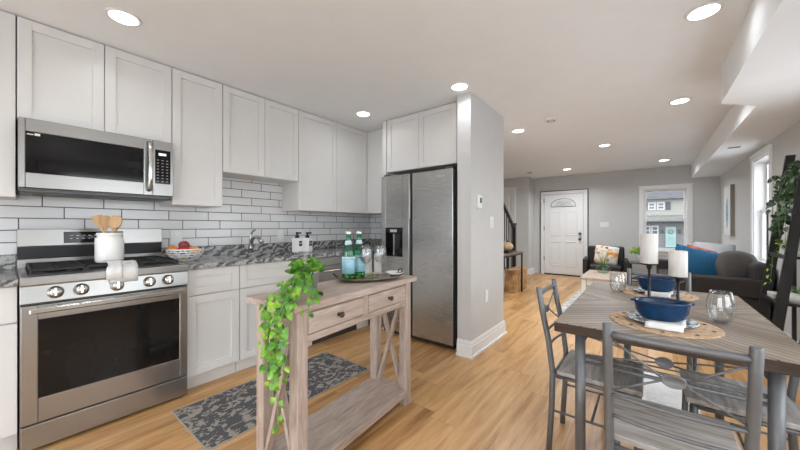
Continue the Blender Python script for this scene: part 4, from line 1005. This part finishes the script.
# ------------------------------------------------------------------ dining chairs (local: front = +y, seat centre x 0, back at y 0)
def make_chair(label):
    r = thing('dining_chair', label, 'chair', group='metal dining chairs around the table')
    w = .17; rp = .0145; zs = .435; zt_ = .875
    for sx in (-1, 1):
        MB().tube([(sx*w, .02, 0), (sx*w, .035, .25), (sx*w, .04, zs), (sx*w, .02, .60), (sx*w, -.012, .76), (sx*w, -.028, zt_-.004), (sx*w, -.028, zt_)], rp, 14, rs=[rp]*5+[rp, rp*.86]).build('back_post', gun_m, r)
        MB().tube([(sx*w, .40, 0), (sx*w, .39, zs-.01)], .013, 12).build('leg', gun_m, r)
        MB().tube([(sx*w, .045, zs-.012), (sx*w, .39, zs-.012)], .010, 8).build('side_rail', gun_m, r); MB().tube([(sx*w, .035, .24), (sx*w, .395, .24)], .006, 8).build('stretcher', gun_m, r)
    MB().tube([(-w, .39, zs-.012), (w, .39, zs-.012)], .010, 8).build('seat_rail', gun_m, r); MB().tube([(-w, .045, zs-.012), (w, .045, zs-.012)], .010, 8).build('seat_rail', gun_m, r)
    MB().tube([(-w, .215, .24), (w, .215, .24)], .006, 8).build('stretcher', gun_m, r)
    MB().box(-w-.012, w+.012, .062, .415, zs, zs+.022, .004).build('seat', grey_wood['x'], r)
    def yb(z): return -.028+(.04+.028)*max(0, min(1, (zt_-z)/(zt_-zs)))
    def bow(z, d, rr, nm):
        y0 = yb(z)
        MB().tube([(w*t, y0-d*(1-t*t), z+.0) for t in (-1, -.75, -.5, -.25, 0, .25, .5, .75, 1)], rr, 10).build(nm, gun_m, r)
    bow(.838, .010, .0115, 'top_rail')
    bow(.622, .022, .0065, 'back_slat'); bow(.545, .022, .0065, 'back_slat')
    b = MB(); zc = .728; yc = yb(zc)-.022
    for (sx, z) in ((-1, .826), (1, .826), (-1, .632), (1, .632)):
        b.tube([(sx*w, yb(z), z), (sx*.03, yc, zc+(.006 if z > zc else -.006))], .0036, 6)
    ellipse_medallion(b, (0, yc, zc), .032, .021)
    b.build('medallion_brace', gun_m, r)
    return r
ch = make_chair('nearest metal dining chair, its medallion back towards the camera')
ch.location = (.062, 1.298, 0)
dup(ch, (-.432, 1.955, 0), -PI/2, 'metal dining chair on the kitchen side of the table')
dup(ch, (.545, 2.03, 0), PI/2, 'metal dining chair on the ladder shelf side of the table')
dup(ch, (.055, 2.985, 0), PI, 'metal dining chair at the far end of the table')

# ------------------------------------------------------------------ table settings
jute = simple('jute_weave', (.52, .36, .235), .9, var=.3, scale=60, bump=.8, bscale=180)
jute_d = simple('jute_dark_knot', (.08, .05, .03), .9)
navy = simple('navy_glaze', (.002, .030, .085), .2, var=.25, scale=30, spec=.35)
plate_m, ns, ls, p = new_mat('blue_patterned_plate')
tc = N(ns, 'ShaderNodeTexCoord'); nz = N(ns, 'ShaderNodeTexNoise'); nz.inputs['Scale'].default_value = 38; nz.inputs['Distortion'].default_value = 1.5; ls.new(tc.outputs['Object'], nz.inputs['Vector'])
ls.new(ramp(ns, ls, nz.outputs[0], [(.50, (.74, .76, .78)), (.53, (.05, .09, .17))]), p.inputs['Base Color']); p.inputs['Roughness'].default_value = .15
def round_mat(x, y, label):
    r = thing('round_placemat', label, 'placemat', (x, y, DTZ), random.random(), 'round jute placemats')
    b = MB(); R_ = .2
    b.lathe([(0, 0.0003), (R_, .0003)]+[(R_*(1-i/13)-(0 if k else .5*R_/13), .0035+(.002 if k == 0 else 0)) for i in range(13) for k in (1, 0)][:-1]+[(0, .004)], n=56)
    b.build('weave', jute, r)
    b = MB()
    for k in range(9):
        a = k*2*PI/9; b.ball((.168*math.cos(a), .168*math.sin(a), .0057), .007, 1.3, .7, .3, 2)
    b.build('knots', jute_d, r); return r
def setting(x, y, who):
    round_mat(x, y, 'round jute placemat under the %s blue bowl' % who)
    z = DTZ+.0062
    r = thing('dinner_plate', 'blue and white patterned plate under the %s bowl' % who, 'plate', (x-.005, y, z), 0, 'patterned dinner plates')
    MB().lathe([(0, 0), (.080, 0), (.088, .004), (.128, .014), (.130, .0165), (.126, .018), (.086, .0085), (.078, .006), (0, .006)], n=48).build('rim', plate_m, r)
    b = MB()
    path = [(-.060, .0), (-.03, .0005), (0, .0), (.03, .0), (.05, .0005)]
    V = []; F = []
    prof = [(y-.142, z+.001), (y-.134, z+.0225), (y-.12, z+.022), (y-.085, z+.0135), (y-.04, z+.011), (y+.05, z+.011)]
    for s_ in (0, 1):
        for (yy, zz) in prof:
            for j in range(9): V.append((x-.052+.125*j/8+.02*(prof.index((yy, zz))/5-.5), yy+.002*math.sin(j), zz+.0035*s_))
    nP = len(prof)
    for i in range(nP-1):
        for j in range(8):
            a = i*9+j; F.append((a, a+9, a+10, a+1)); F.append((a+nP*9, a+1+nP*9, a+10+nP*9, a+9+nP*9))
    for j in range(8): F.append((j, j+1, j+1+nP*9, j+nP*9)); a = (nP-1)*9+j; F.append((a, a+nP*9, a+1+nP*9, a+1))
    for i in range(nP-1): a = i*9; F.append((a, a+nP*9, a+9+nP*9, a+9)); a += 8; F.append((a, a+9, a+9+nP*9, a+nP*9))
    b.raw(V, F, True)
    tag(b.build('cloth_napkin', towel_m), 'white napkin folded under the %s blue bowl' % who, 'napkin', 'white napkins')
    r = thing('oval_bowl', 'navy blue glazed oval bowl, %s one on the dining table' % who, 'bowl', (x-.002, y, z+.0148), .25 if who == 'nearer' else .1, 'navy oval bowls')
    MB().lathe([(0, 0), (.066, 0), (.080, .008), (.095, .035), (.101, .072), (.106, .078), (.106, .084), (.099, .084), (.094, .072), (.088, .035), (.072, .012), (0, .009)], n=48, sx=1, sy=.72).build('bowl_body', navy, r)
    for sx in (-1, 1): MB().lathe([(0, 0), (.016, 0), (.020, .004), (.016, .008), (0, .008)], c=(sx*.106, 0, .075), n=20, sx=.6).build('side_handle', navy, r)
setting(.05, 1.86, 'nearer'); setting(.045, 2.66, 'farther')
wax = wood('candle_wax_pale', [(.3, (.62, .58, .53)), (.7, (.80, .78, .75))], 'z', 9, .5)
def candle(x, y, h, ch_, label, label2):
    r = thing('candlestick', label, 'candlestick', (x, y, DTZ), 0, 'black candlesticks')
    MB().lathe([(0, 0), (.058, 0), (.060, .004), (.020, .010), (.008, .02), (.0065, h-.035), (.012, h-.028), (.014, h-.012), (.04, h-.006), (.045, h), (0, h)], n=30).build('stick', black_metal, r)
    r = thing('pillar_candle', label2, 'candle', (x, y, DTZ+h), 0, 'thick pillar candles')
    MB().lathe([(0, 0.0002), (.040, .0002), (.042, .003), (.042, ch_-.004), (.039, ch_), (.026, ch_-.004), (0, ch_-.006)], n=36).build('wax', wax, r)
    MB().tube([(0, 0, ch_-.007), (.001, 0, ch_+.006)], .0014, 6).build('wick', black_m, r)
candle(.005, 2.36, .225, .175, 'taller black candlestick on the dining table', 'pale pillar candle on the taller stick')
candle(.135, 2.40, .155, .148, 'shorter black candlestick on the dining table', 'pale pillar candle on the shorter stick')
def tumbler(x, y, label, s_=1):
    r = thing('stemless_glass', label, 'glass', (x, y, DTZ), 0, 'stemless glasses')
    out = [(.024, 0), (.033, .006), (.044, .035), (.050, .066), (.048, .095), (.041, .125), (.037, .145)]
    inn = [(.0357, .1452), (.0397, .125), (.0467, .095), (.0485, .066), (.0425, .036), (.031, .010), (0, .009)]
    MB().lathe([(0, 0.0003)]+[(a*s_, b_*s_+.0003) for a, b_ in out+inn], n=36).build('glass', clear2, r)
tumbler(.262, 2.045, 'clear stemless glass at the right of the dining table')
tumbler(-.16, 2.56, 'clear stemless glass at the far left of the dining table', .95)

# ------------------------------------------------------------------ living room
rugm = rug_material('faded_rug', (.46, .44, .42), (.66, .64, .61), 5, .5)
tag(MB().box(-1.02, -.15, 4.72, 7.1, .0005, .009, .002).build('area_rug', rugm), 'pale faded area rug under the coffee table', 'rug')
tag(MB().box(-.12, .27, 2.36, 3.35, .0005, .006, .002).build('floor_patch', rug_material('pale_patch', (.62, .61, .60), (.72, .71, .70), 14, .5, stretch=(1, 5, 1))), 'pale thin patch of unidentified kind on the floor below the dining table', 'mat')  # thin pale slab, what it is stays unidentified; mat is a placeholder
r = thing('coffee_table', 'low white coffee table with a light wood top', 'coffee table')
cw = simple('coffee_table_white', (.74, .70, .64), .5)
MB().box(-.80, -.22, 5.32, 6.32, .415, .45, .004).build('tabletop', wood('coffee_top', [(.3, (.36, .26, .19)), (.7, (.56, .45, .37))], 'y', 7), r)
for (x, y) in ((-.78, 5.34), (-.30, 5.34), (-.78, 6.24), (-.30, 6.24)): MB().box(x, x+.06, y, y+.06, .0095, .414, .004).build('leg', cw, r)
MB().box(-.715, -.305, 5.355, 5.375, .33, .414).box(-.715, -.305, 6.265, 6.285, .33, .414).box(-.77, -.75, 5.405, 6.235, .33, .414).box(-.27, -.25, 5.405, 6.235, .33, .414).build('apron', cw, r)
r = thing('flower_vase', 'round glass vase of orange flowers on the coffee table', 'vase', (-.57, 6.0, .45))
MB().lathe([(0, 0), (.05, 0), (.09, .03), (.10, .07), (.08, .115), (.055, .13), (.052, .13), (.077, .113), (.096, .07), (.087, .033), (.048, .005), (0, .005)], n=30).build('vase', thin_glass('green_tint_glass', (.86, .95, .90)), r)
b = MB(); fl = MB(); rr_ = random.Random(5)
for i in range(13):
    a = rr_.uniform(0, 6.28); R_ = rr_.uniform(.02, .15); h_ = rr_.uniform(.2, .38)
    tip = (R_*math.cos(a), R_*math.sin(a), h_); b.tube([(0, 0, .03), (tip[0]*.3, tip[1]*.3, h_*.6), tip], .003, 5)
    for k in range(6):
        q2 = 2*PI*k/6; leaf_mesh(fl, tip, (math.cos(q2), math.sin(q2)*.6-.3, .5), (0, -.3, 1), .04, .026, heart=False)
b.build('stems', vine_m, r); fl.build('blossoms', simple('orange_petal', (.80, .27, .05), .6, var=.3, scale=20), r)

def pillow(name, label, cat, loc, w, h, t, rot, m, group=None, n=14, rnd_=.25):
    V = []; F = []
    for s_ in (1, -1):
        for i in range(n+1):
            for j in range(n+1):
                u = -1+2*i/n; v = -1+2*j/n
                k = (max(0, (1-u*u))**.42)*(max(0, (1-v*v))**.42)
                cu = 1-.07*(1-abs(v)**2)*abs(u)**3; cv = 1-.07*(1-abs(u)**2)*abs(v)**3
                dk = (1-rnd_)+rnd_*math.sqrt(max(0, 1-v*v/2)), (1-rnd_)+rnd_*math.sqrt(max(0, 1-u*u/2)); V.append((u*w/2*cu*dk[0], s_*k*t/2+.004*math.sin(u*7+v*5)*k, v*h/2*cv*dk[1]))
    w1 = n+1
    for i in range(n):
        for j in range(n):
            a = i*w1+j; F.append((a, a+w1, a+w1+1, a+1)); o = w1*w1+a; F.append((o, o+1, o+w1+1, o+w1))
    b = MB(); b.raw(V, F, True); bmesh.ops.remove_doubles(b.bm, verts=b.bm.verts, dist=1e-5); bmesh.ops.recalc_face_normals(b.bm, faces=b.bm.faces)
    o = b.build(name, m); o.location = loc; o.rotation_euler = rot
    return tag(o, label, cat, group)

# black armchair
r = thing('armchair', 'black armchair against the end wall beside the entry door', 'armchair', (-.69, 7.72, 0), .08)
leather = simple('black_leather', (.018, .016, .016), .5, var=.2, bump=.2, bscale=90)
b = MB(); b.box(-.33, .33, .19, .34, .30, .78, .05, seg=4); b.build('backrest', leather, r)
MB().box(-.27, .27, -.32, .20, .27, .42, .04, seg=3).build('seat', leather, r)
for sx in (-1, 1):
    MB().box(sx*.345-.045, sx*.345+.045, -.34, .26, .22, .55, .035, seg=3).build('armrest', leather, r)
    for y in (-.28, .24): MB().bar((sx*.30, y, 0), (sx*.29, y, .30), .035, .035, .004).build('leg', black_m, r)
flm, ns, ls, p = new_mat('floral_pillow')
tc = N(ns, 'ShaderNodeTexCoord'); nz = N(ns, 'ShaderNodeTexNoise'); nz.inputs['Scale'].default_value = 9; nz.inputs['Detail'].default_value = 1; ls.new(tc.outputs['Object'], nz.inputs['Vector'])
ls.new(ramp(ns, ls, nz.outputs[0], [(.30, (.08, .06, .05)), (.33, (.78, .75, .68)), (.58, (.78, .75, .68)), (.62, (.80, .33, .06))]), p.inputs['Base Color']); p.inputs['Roughness'].default_value = .9
pillow('throw_pillow', 'cream pillow with orange blossoms on the black armchair', 'pillow', (-.68, 7.77, .60), .44, .42, .15, (-.22, .12, .08), flm)

# side table and plant
r = thing('side_table', 'small black metal side table with a grey top under the end window', 'side table')
gt = simple('grey_top', (.13, .12, .115), .5)
MB().box(-.30, .22, 7.75, 8.2, .455, .48, .003).build('tabletop', gt, r)
for (x, y) in ((-.29, 7.76), (.185, 7.76), (-.29, 8.165), (.185, 8.165)): MB().box(x, x+.025, y, y+.025, 0, .454).build('leg', black_metal, r)
MB().box(-.265, .185, 7.765, 7.780, .10, .12).box(-.265, .185, 8.170, 8.185, .10, .12).build('stretcher', black_metal, r)
r = thing('potted_houseplant', 'small green bushy plant in a white pot on the side table', 'potted plant', (-.10, 7.95, .48))
MB().lathe([(0, 0), (.06, 0), (.075, .02), (.085, .11), (.088, .14), (.08, .14), (.075, .12), (0, .115)], n=26).build('pot', ceramic, r)
b = MB(); rr_ = random.Random(8)
for i in range(150):
    a = rr_.uniform(0, 6.28); e = rr_.uniform(-.1, 1.5); R_ = rr_.uniform(.06, .16)
    leaf_mesh(b, (math.cos(a)*math.cos(e)*R_, math.sin(a)*math.cos(e)*R_, .17+math.sin(e)*R_*.85), (math.cos(a), math.sin(a), .3), (0, -.7, .6), .075, .055, heart=False)
b.tube([(0, 0, .11), (0, 0, .2)], .012, 6)
b.build('foliage', lime_m, r)

# sofa
r = thing('sofa', 'charcoal grey upholstered sofa along the right wall', 'sofa')
sofa_m = simple('charcoal_sofa', (.036, .032, .030), .75, var=.08, bump=.3, bscale=250, spec=.3)
sofa_l = simple('grey_velvet_back', (.028, .027, .027), .7, var=.1, bump=.3, bscale=250, sheen=.0)
MB().box(.12, 1.03, 5.0, 5.24, .42, .625, .035, seg=4).build('armrest', sofa_m, r)
MB().box(.14, 1.02, 5.02, 5.22, .06, .418, .01).build('arm_panel', sofa_m, r)
MB().box(.12, 1.03, 7.02, 7.26, .06, .625, .035, seg=4).build('armrest', sofa_m, r)
MB().box(.16, .80, 5.245, 7.015, .10, .33, .01).build('base', sofa_m, r)
for (y0, y1) in ((5.25, 6.125), (6.135, 7.01)): MB().box(.13, .80, y0, y1, .335, .48, .04, seg=4).build('seat_cushion', sofa_m, r)
MB().box(.80, 1.04, 5.12, 7.14, .08, .62, .02).box(.88, 1.06, 5.04, 7.18, .56, .80, .08, seg=5).build('backrest', sofa_l, r)
for (x, y) in ((.18, 5.05), (.95, 5.05), (.18, 7.15), (.95, 7.15)): MB().box(x, x+.05, y, y+.05, 0, .06).build('foot', black_m, r)
teal, ns, ls, p = new_mat('teal_knit')
tc = N(ns, 'ShaderNodeTexCoord'); wv = N(ns, 'ShaderNodeTexWave'); wv.inputs['Scale'].default_value = 22; wv.inputs['Distortion'].default_value = 2; ls.new(tc.outputs['Object'], wv.inputs['Vector'])
ls.new(ramp(ns, ls, wv.outputs[1], [(.2, (.004, .06, .14)), (.8, (.012, .17, .34))]), p.inputs['Base Color']); p.inputs['Roughness'].default_value = .85
bp = N(ns, 'ShaderNodeBump'); bp.inputs['Strength'].default_value = .6; bp.inputs['Distance'].default_value = .01; ls.new(wv.outputs[1], bp.inputs['Height']); ls.new(bp.outputs[0], p.inputs['Normal'])
greyp = simple('grey_velvet_pillow', (.085, .076, .07), .8, var=.12, bump=.4, bscale=120)
pillow('throw_pillow', 'taupe grey pillow at the near right end of the sofa', 'pillow', (.82, 5.34, .715), .40, .44, .24, (-.2, 0, .25), greyp, rnd_=.9)
pillow('throw_pillow', 'teal blue knit pillow in front on the sofa', 'pillow', (.60, 5.46, .70), .58, .42, .18, (-.30, .22, .15), teal)
pillow('throw_pillow', 'teal blue pillow behind the front one on the sofa', 'pillow', (.47, 5.86, .70), .46, .46, .17, (-.3, .3, .2), teal)
pillow('throw_pillow', 'rust red patterned pillow behind the teal pillows', 'pillow', (.56, 6.16, .72), .36, .40, .15, (-.25, .3, .1), simple('rust_pattern', (.42, .10, .06), .8, var=.7, scale=20))
pillow('throw_pillow', 'light grey pillow at the back of the sofa', 'pillow', (.74, 6.42, .76), .50, .44, .16, (-.25, .1, .1), simple('light_grey_fabric', (.50, .50, .51), .85, var=.05))

# canvas on right wall
r = thing('canvas_art', 'narrow pale canvas with a blue feather on the right wall', 'wall art')
cvm, ns, ls, p = new_mat('canvas_pale')
p.inputs['Base Color'].default_value = (.72, .72, .71, 1); p.inputs['Roughness'].default_value = .8
MB().box(1.032, 1.078, 7.2, 7.74, 1.05, 1.87, .002).build('canvas', cvm, r)
b = MB(); pf = []
for k in range(15): t = k/14; pf.append((7.46+.02*math.sin(t*3)+.085*math.sin(PI*t)**.7, 1.17+.52*t))
for k in range(13, 0, -1): t = k/14; pf.append((7.46+.02*math.sin(t*3)-.085*math.sin(PI*t)**.7, 1.17+.52*t))
b.prism(pf, 'x', 1.0305, 1.032); b.build('feather', simple('feather_blue', (.20, .34, .46), .8, var=.6, scale=14, stretch=(1, 1, 4)), r)
te = simple('tan_edge', (.30, .27, .22), .7)
MB().box(1.030, 1.079, 7.192, 7.2, 1.045, 1.875).build('canvas_edge', te, r); MB().box(1.030, 1.079, 7.74, 7.748, 1.045, 1.875).build('canvas_edge', te, r)

# ------------------------------------------------------------------ ladder shelf
r = thing('ladder_shelf', 'black leaning ladder shelf against the right wall', 'shelf')
lad = simple('black_lacquer', (.012, .011, .011), .35, var=.1)
yn, yf_ = 4.05, 4.50
def lxz(z): return .815+.132*z
for y in (yn, yf_):
    MB().prism([(lxz(0)-.035, 0), (lxz(0)+.035, 0), (lxz(1.86)+.0, 1.86), (lxz(1.86)-.06, 1.86)], 'y', y-.014, y+.014, .002).build('upright', lad, r)
shz = [.555, .95, 1.34, 1.735]
for z in shz:
    x0 = lxz(z)-.03
    MB().box(x0, 1.058, yn+.015, yf_-.015, z-.02, z, .002).build('shelf', lad, r)
    MB().box(x0-.012, x0, yn-.02, yf_+.02, z-.024, z+.012, .002).build('shelf_lip', lad, r)
for y in (yn+.03, yf_-.03): MB().bar((1.045, y, 0), (1.045, y, 1.72), .024, .024).build('rear_support', lad, r)

def ivy(name, label, x, y, z, trails, n_top, pot_m, seed, mat=ivy_m, sz=.042, pr=.05, ph=.09):
    global rnd
    rnd = random.Random(seed)
    r = thing(name, label, 'potted plant', (x, y, z)); off = Vector((x, y, z))
    MB().lathe([(0, 0), (pr*.8, 0), (pr, ph), (pr*.9, ph), (pr*.85, ph*.9), (0, ph*.9)], n=22).build('pot', pot_m, r)
    fb = MB(); vb = MB(); top = off+Vector((0, 0, ph))
    for i in range(n_top):
        a = rnd.uniform(0, 6.28); e = rnd.uniform(0, 1.3); R_ = rnd.uniform(.03, .09)
        p_ = Vector((math.cos(a)*math.cos(e)*R_, math.sin(a)*math.cos(e)*R_, ph+math.sin(e)*R_*.8))
        if off.x+p_.x > 1.045: p_.x = 1.045-off.x
        vb.tube([(0, 0, ph*.9), tuple(p_)], .0012, 4)
        leaf_mesh(fb, tuple(p_), (math.cos(a)-.3, math.sin(a), .0), (-.5, -.4, .8), sz, sz*.75, heart=False)
    for t_, n in trails: vine([top]+[off+Vector((q3[0]*.8, q3[1], q3[2])) for q3 in t_], n, sz, fb, vb, off, .03, Vector((-.6, -.7, .3)))
    fb.build('foliage', mat, r); vb.build('stems', vine_m, r); return r
wp = ceramic
ivy('trailing_ivy', 'big dark ivy spilling off the second shelf from the top of the ladder shelf', 1.0, 4.34, shz[2]+.0005,
    [([(-.03, .0, .20), (-.06, .03, .30), (-.10, .04, .33), (-.13, .02, .22), (-.13, .03, .08), (-.13, .03, -.08), (-.13, .02, -.2)], 34),
     ([(-.02, -.06, .25), (-.04, -.12, .36), (-.07, -.12, .30), (-.12, -.12, .15), (-.13, -.12, .0), (-.13, -.13, -.18)], 34),
     ([(.02, .02, .25), (.03, -.02, .40), (.0, -.06, .42), (-.05, -.1, .34)], 26),
     ([(-.03, -.15, .2), (-.06, -.22, .32), (-.09, -.24, .2), (-.12, -.22, .05), (-.12, -.2, -.12)], 30)], 70, wp, 21)
ivy('trailing_ivy', 'smaller ivy in a white pot at the near end of the second ladder shelf', .99, 4.12, shz[2]+.0005,
    [([(-.04, .03, .10), (-.10, .05, .02), (-.12, .06, -.12), (-.11, .06, -.26)], 16), ([(-.03, -.03, .08), (-.1, -.05, .0), (-.11, -.06, -.16), (-.11, -.06, -.36)], 16)], 36, wp, 22)
ivy('trailing_ivy', 'light green vine plant on the third shelf down the ladder shelf', 1.0, 4.38, shz[1]+.0005,
    [([(-.05, .0, .09), (-.11, .02, .02), (-.13, .01, -.08), (-.14, .0, -.2), (-.15, .0, -.28)], 12)], 14, wp, 23, lime_m, .034)
ivy('trailing_ivy', 'grey green plant on the lowest shelf of the ladder shelf', .98, 4.13, shz[0]+.0005, [], 34, wp, 24, leaf_mat('sage_leaf', (.10, .15, .09), (.2, .26, .17), (.35, .40, .3)), .034)
r = tag(MB().box(.875, .985, 4.26, 4.44, shz[0]+.0005, shz[0]+.045, .003).build('wooden_box', pale_wood), 'pale wooden box on the lowest shelf of the ladder shelf', 'box')
r = thing('stacked_book', 'white book lying on the third shelf of the ladder shelf', 'book')
MB().box(.925, 1.03, 4.12, 4.26, shz[1]+.004, shz[1]+.028).build('pages', simple('page_edge', (.70, .69, .66), .8), r)
MB().box(.92, 1.035, 4.115, 4.265, shz[1]+.0005, shz[1]+.004).box(.92, 1.035, 4.115, 4.265, shz[1]+.028, shz[1]+.032).build('cover', white_pl, r)
tag(MB().box(.925, 1.02, 4.42, 4.47, shz[2]+.0005, shz[2]+.11, .003).build('small_sign_block', white_pl), 'white decorative block on the second shelf of the ladder shelf', 'ornament')

# ------------------------------------------------------------------ foyer
r = thing('entry_console', 'narrow black framed console table with a brown top by the stairs', 'console table')
ctop = wood('console_top', [(.3, (.10, .075, .055)), (.7, (.2, .15, .115))], 'y', 8)
MB().box(-2.09, -1.80, 4.93, 5.92, .715, .74, .003).build('tabletop', ctop, r)
for (x, y) in ((-2.085, 4.935), (-1.83, 4.935), (-2.085, 5.89), (-1.83, 5.89)): MB().box(x, x+.025, y, y+.025, 0, .714).build('leg', black_metal, r)
MB().box(-2.06, -1.83, 4.94, 4.955, .69, .714).box(-2.06, -1.83, 5.895, 5.91, .69, .714).box(-1.825, -1.81, 4.96, 5.89, .69, .714).build('frame_rail', black_metal, r)
r = thing('wicker_trunk', 'tan woven wicker trunk under the entry console table', 'trunk')
wk, ns, ls, p = new_mat('wicker')
tc = N(ns, 'ShaderNodeTexCoord'); mp = N(ns, 'ShaderNodeMapping'); mp.inputs['Rotation'].default_value = (PI/2, 0, 0)
ls.new(tc.outputs['Object'], mp.inputs[0]); sp = N(ns, 'ShaderNodeSeparateXYZ'); ls.new(tc.outputs['Object'], sp.inputs[0])
s1 = M_(ns, ls, 'SINE', M_(ns, ls, 'MULTIPLY', sp.outputs[2], 160)); s2 = M_(ns, ls, 'SINE', M_(ns, ls, 'MULTIPLY', M_(ns, ls, 'ADD', sp.outputs[1], sp.outputs[0]), 110))
nz = N(ns, 'ShaderNodeTexNoise'); nz.inputs['Scale'].default_value = 9; ls.new(tc.outputs['Object'], nz.inputs['Vector'])
v = M_(ns, ls, 'ADD', M_(ns, ls, 'MULTIPLY', M_(ns, ls, 'MULTIPLY', s1, s2), .3), nz.outputs[0])
ls.new(ramp(ns, ls, v, [(.25, (.16, .075, .025)), (.45, (.42, .22, .09)), (.65, (.62, .38, .18))]), p.inputs['Base Color']); p.inputs['Roughness'].default_value = .8
bp = N(ns, 'ShaderNodeBump'); bp.inputs['Strength'].default_value = .6; bp.inputs['Distance'].default_value = .006; ls.new(M_(ns, ls, 'MULTIPLY', s1, s2), bp.inputs['Height']); ls.new(bp.outputs[0], p.inputs['Normal'])
MB().box(-2.05, -1.85, 5.68, 6.29, .0, .01).box(-2.055, -1.84, 5.675, 6.295, .01, .33, .01, seg=2).build('trunk_body', wk, r)
MB().box(-2.057, -1.835, 5.67, 6.30, .335, .41, .01, seg=2).build('lid', wk, r)
tag(r, None)
r = tag(MB().box(-1.99, -1.87, 5.35, 5.62, .7405, .775, .004).build('wooden_tray', black_metal), 'dark low tray on the entry console table', 'tray')
r = thing('pumpkin_ornament', 'tan pumpkin ornament on the entry console table', 'ornament', (-1.93, 5.47, .776))
b = MB(); V = []; 
bmt = bmesh.new(); bmesh.ops.create_uvsphere(bmt, u_segments=40, v_segments=16, radius=1)
for v_ in bmt.verts:
    a = math.atan2(v_.co.y, v_.co.x); k = 1+.07*math.cos(a*8); v_.co = Vector((v_.co.x*.095*k, v_.co.y*.095*k, .075+v_.co.z*.075))
for f in bmt.faces: f.smooth = True
b.merge(bmt); b.build('gourd', simple('tan_gourd', (.48, .33, .19), .7, var=.2), r)
MB().tube([(0, 0, .145), (.005, 0, .18)], .008, 8).build('stem', stem_m, r)
r = thing('dried_leaf_arrangement', 'white and dark dried leaves standing on the entry console', 'decoration', (-1.95, 5.2, .74))
MB().lathe([(0, 0), (.04, 0), (.05, .05), (.03, .09), (.022, .09), (0, .08)], n=20).build('vase', black_m, r)
b = MB(); rr_ = random.Random(3)
for i in range(26):
    a = rr_.uniform(0, 6.28); leaf_mesh(b, (.02*math.cos(a), .02*math.sin(a), .08+rr_.uniform(0, .1)), (math.cos(a)*.6, math.sin(a)*.6, rr_.uniform(.2, 1)), (0, 0, 1), .09, .05, heart=False)
b.tube([(0, 0, .07), (0, 0, .18)], .012, 6)
b.build('leaves', simple('dried_leaf', (.45, .42, .34), .8, var=.6, scale=18), r)
# stairs climbing towards the kitchen behind the partition
r = thing('staircase', 'white riser staircase climbing behind the partition wall', 'staircase')
b = MB(); tr = MB()
for i in range(11):
    y1 = 6.55-i*.255; z = .19*(i+1)
    b.box(XL+.001, -2.22, y1-.255, y1, 0, z-.03); tr.box(XL+.001, -2.20, y1-.255, y1+.025, z-.029, z, .003)
b.build('risers', trim_m, r); tr.build('treads', ctop, r)
rl = thing('stair_railing', 'black stair handrail and square newel post in the foyer', 'railing')
MB().box(-2.235, -2.165, 6.60, 6.67, 0, 1.24, .004).box(-2.245, -2.155, 6.59, 6.68, 1.24, 1.27, .004).build('newel_post', black_m, rl)
MB().bar((-2.2, 6.60, 1.19), (-2.2, 5.20, 1.19+1.04), .05, .055, .008).build('handrail', black_m, rl)
for i in range(10):
    y = 6.45-i*.127; zt2 = 1.19+(6.60-y)*.743-.03; z0 = .19*(int((6.55-y)/.255)+1)
    MB().box(-2.209, -2.193, y-.008, y+.008, z0+.001, zt2).build('baluster', black_m, rl)

# ------------------------------------------------------------------ ceiling fixtures
lens = emit('lamp_lens', (1, .98, .95), 6.0)
NAMES = ['above the microwave cabinets', 'above the tall corner wall cabinet', 'in front of the refrigerator cabinet', 'beside the large ceiling beam, biggest in view', 'beside the narrow soffit, second on the right',
         'over the hall past the partition wall', 'alone mid ceiling before the entry', 'nearest the entry door', 'nearest the end window', 'over the near kitchen aisle', 'over the viewer beside the beam', 'behind the viewer over the kitchen', 'behind the viewer in the middle', 'behind the viewer beside the beam']
lt = None
for (x, y), nm in zip(CAN_SPOTS, NAMES):
    label = 'round white recessed ceiling light '+nm
    if lt is None:
        lt = thing('recessed_light', label, 'ceiling light', (x, y, H), 0, 'recessed ceiling lights')
        MB().lathe([(.065, -.001), (.084, -.001), (.084, -.005), (.078, -.009), (.067, -.009)], n=40, closed=True).build('trim_ring', white_pl, lt)
        MB().lathe([(0, -.010), (.0665, -.010), (.0665, -.003), (0, -.003)], n=40).build('lens', lens, lt)
    else: dup(lt, (x, y, H), 0, label)
r = thing('smoke_detector', 'small round white smoke detector on the ceiling', 'smoke detector', (-.866, 3.863, H))
MB().lathe([(0, -.001), (.065, -.001), (.065, -.015), (.05, -.032), (.02, -.036), (0, -.036)], n=30).build('case', white_pl, r)
MB().lathe([(.03, -.0355), (.045, -.0345), (.045, -.037), (.03, -.038)], n=30, closed=True).build('vent_ring', simple('vent_grey', (.3, .3, .3), .6), r)
r = thing('ceiling_vent', 'small rectangular air vent in the narrow soffit', 'vent')
MB().box(.76, .88, 5.45, 5.55, 2.161, 2.1665, .002).build('frame', white_pl, r)
b = MB()
for i in range(5): b.box(.768, .872, 5.462+i*.018, 5.468+i*.018, 2.159, 2.161)
b.build('slats', simple('vent_slat', (.25, .25, .25), .6), r)
r = thing('smoke_detector', 'small round detector on the foyer ceiling left of the entry door', 'smoke detector', (-2.12, 7.47, H))
MB().lathe([(0, -.001), (.06, -.001), (.06, -.02), (.04, -.03), (0, -.03)], n=26).build('case', simple('detector_grey', (.5, .5, .5), .5), r)
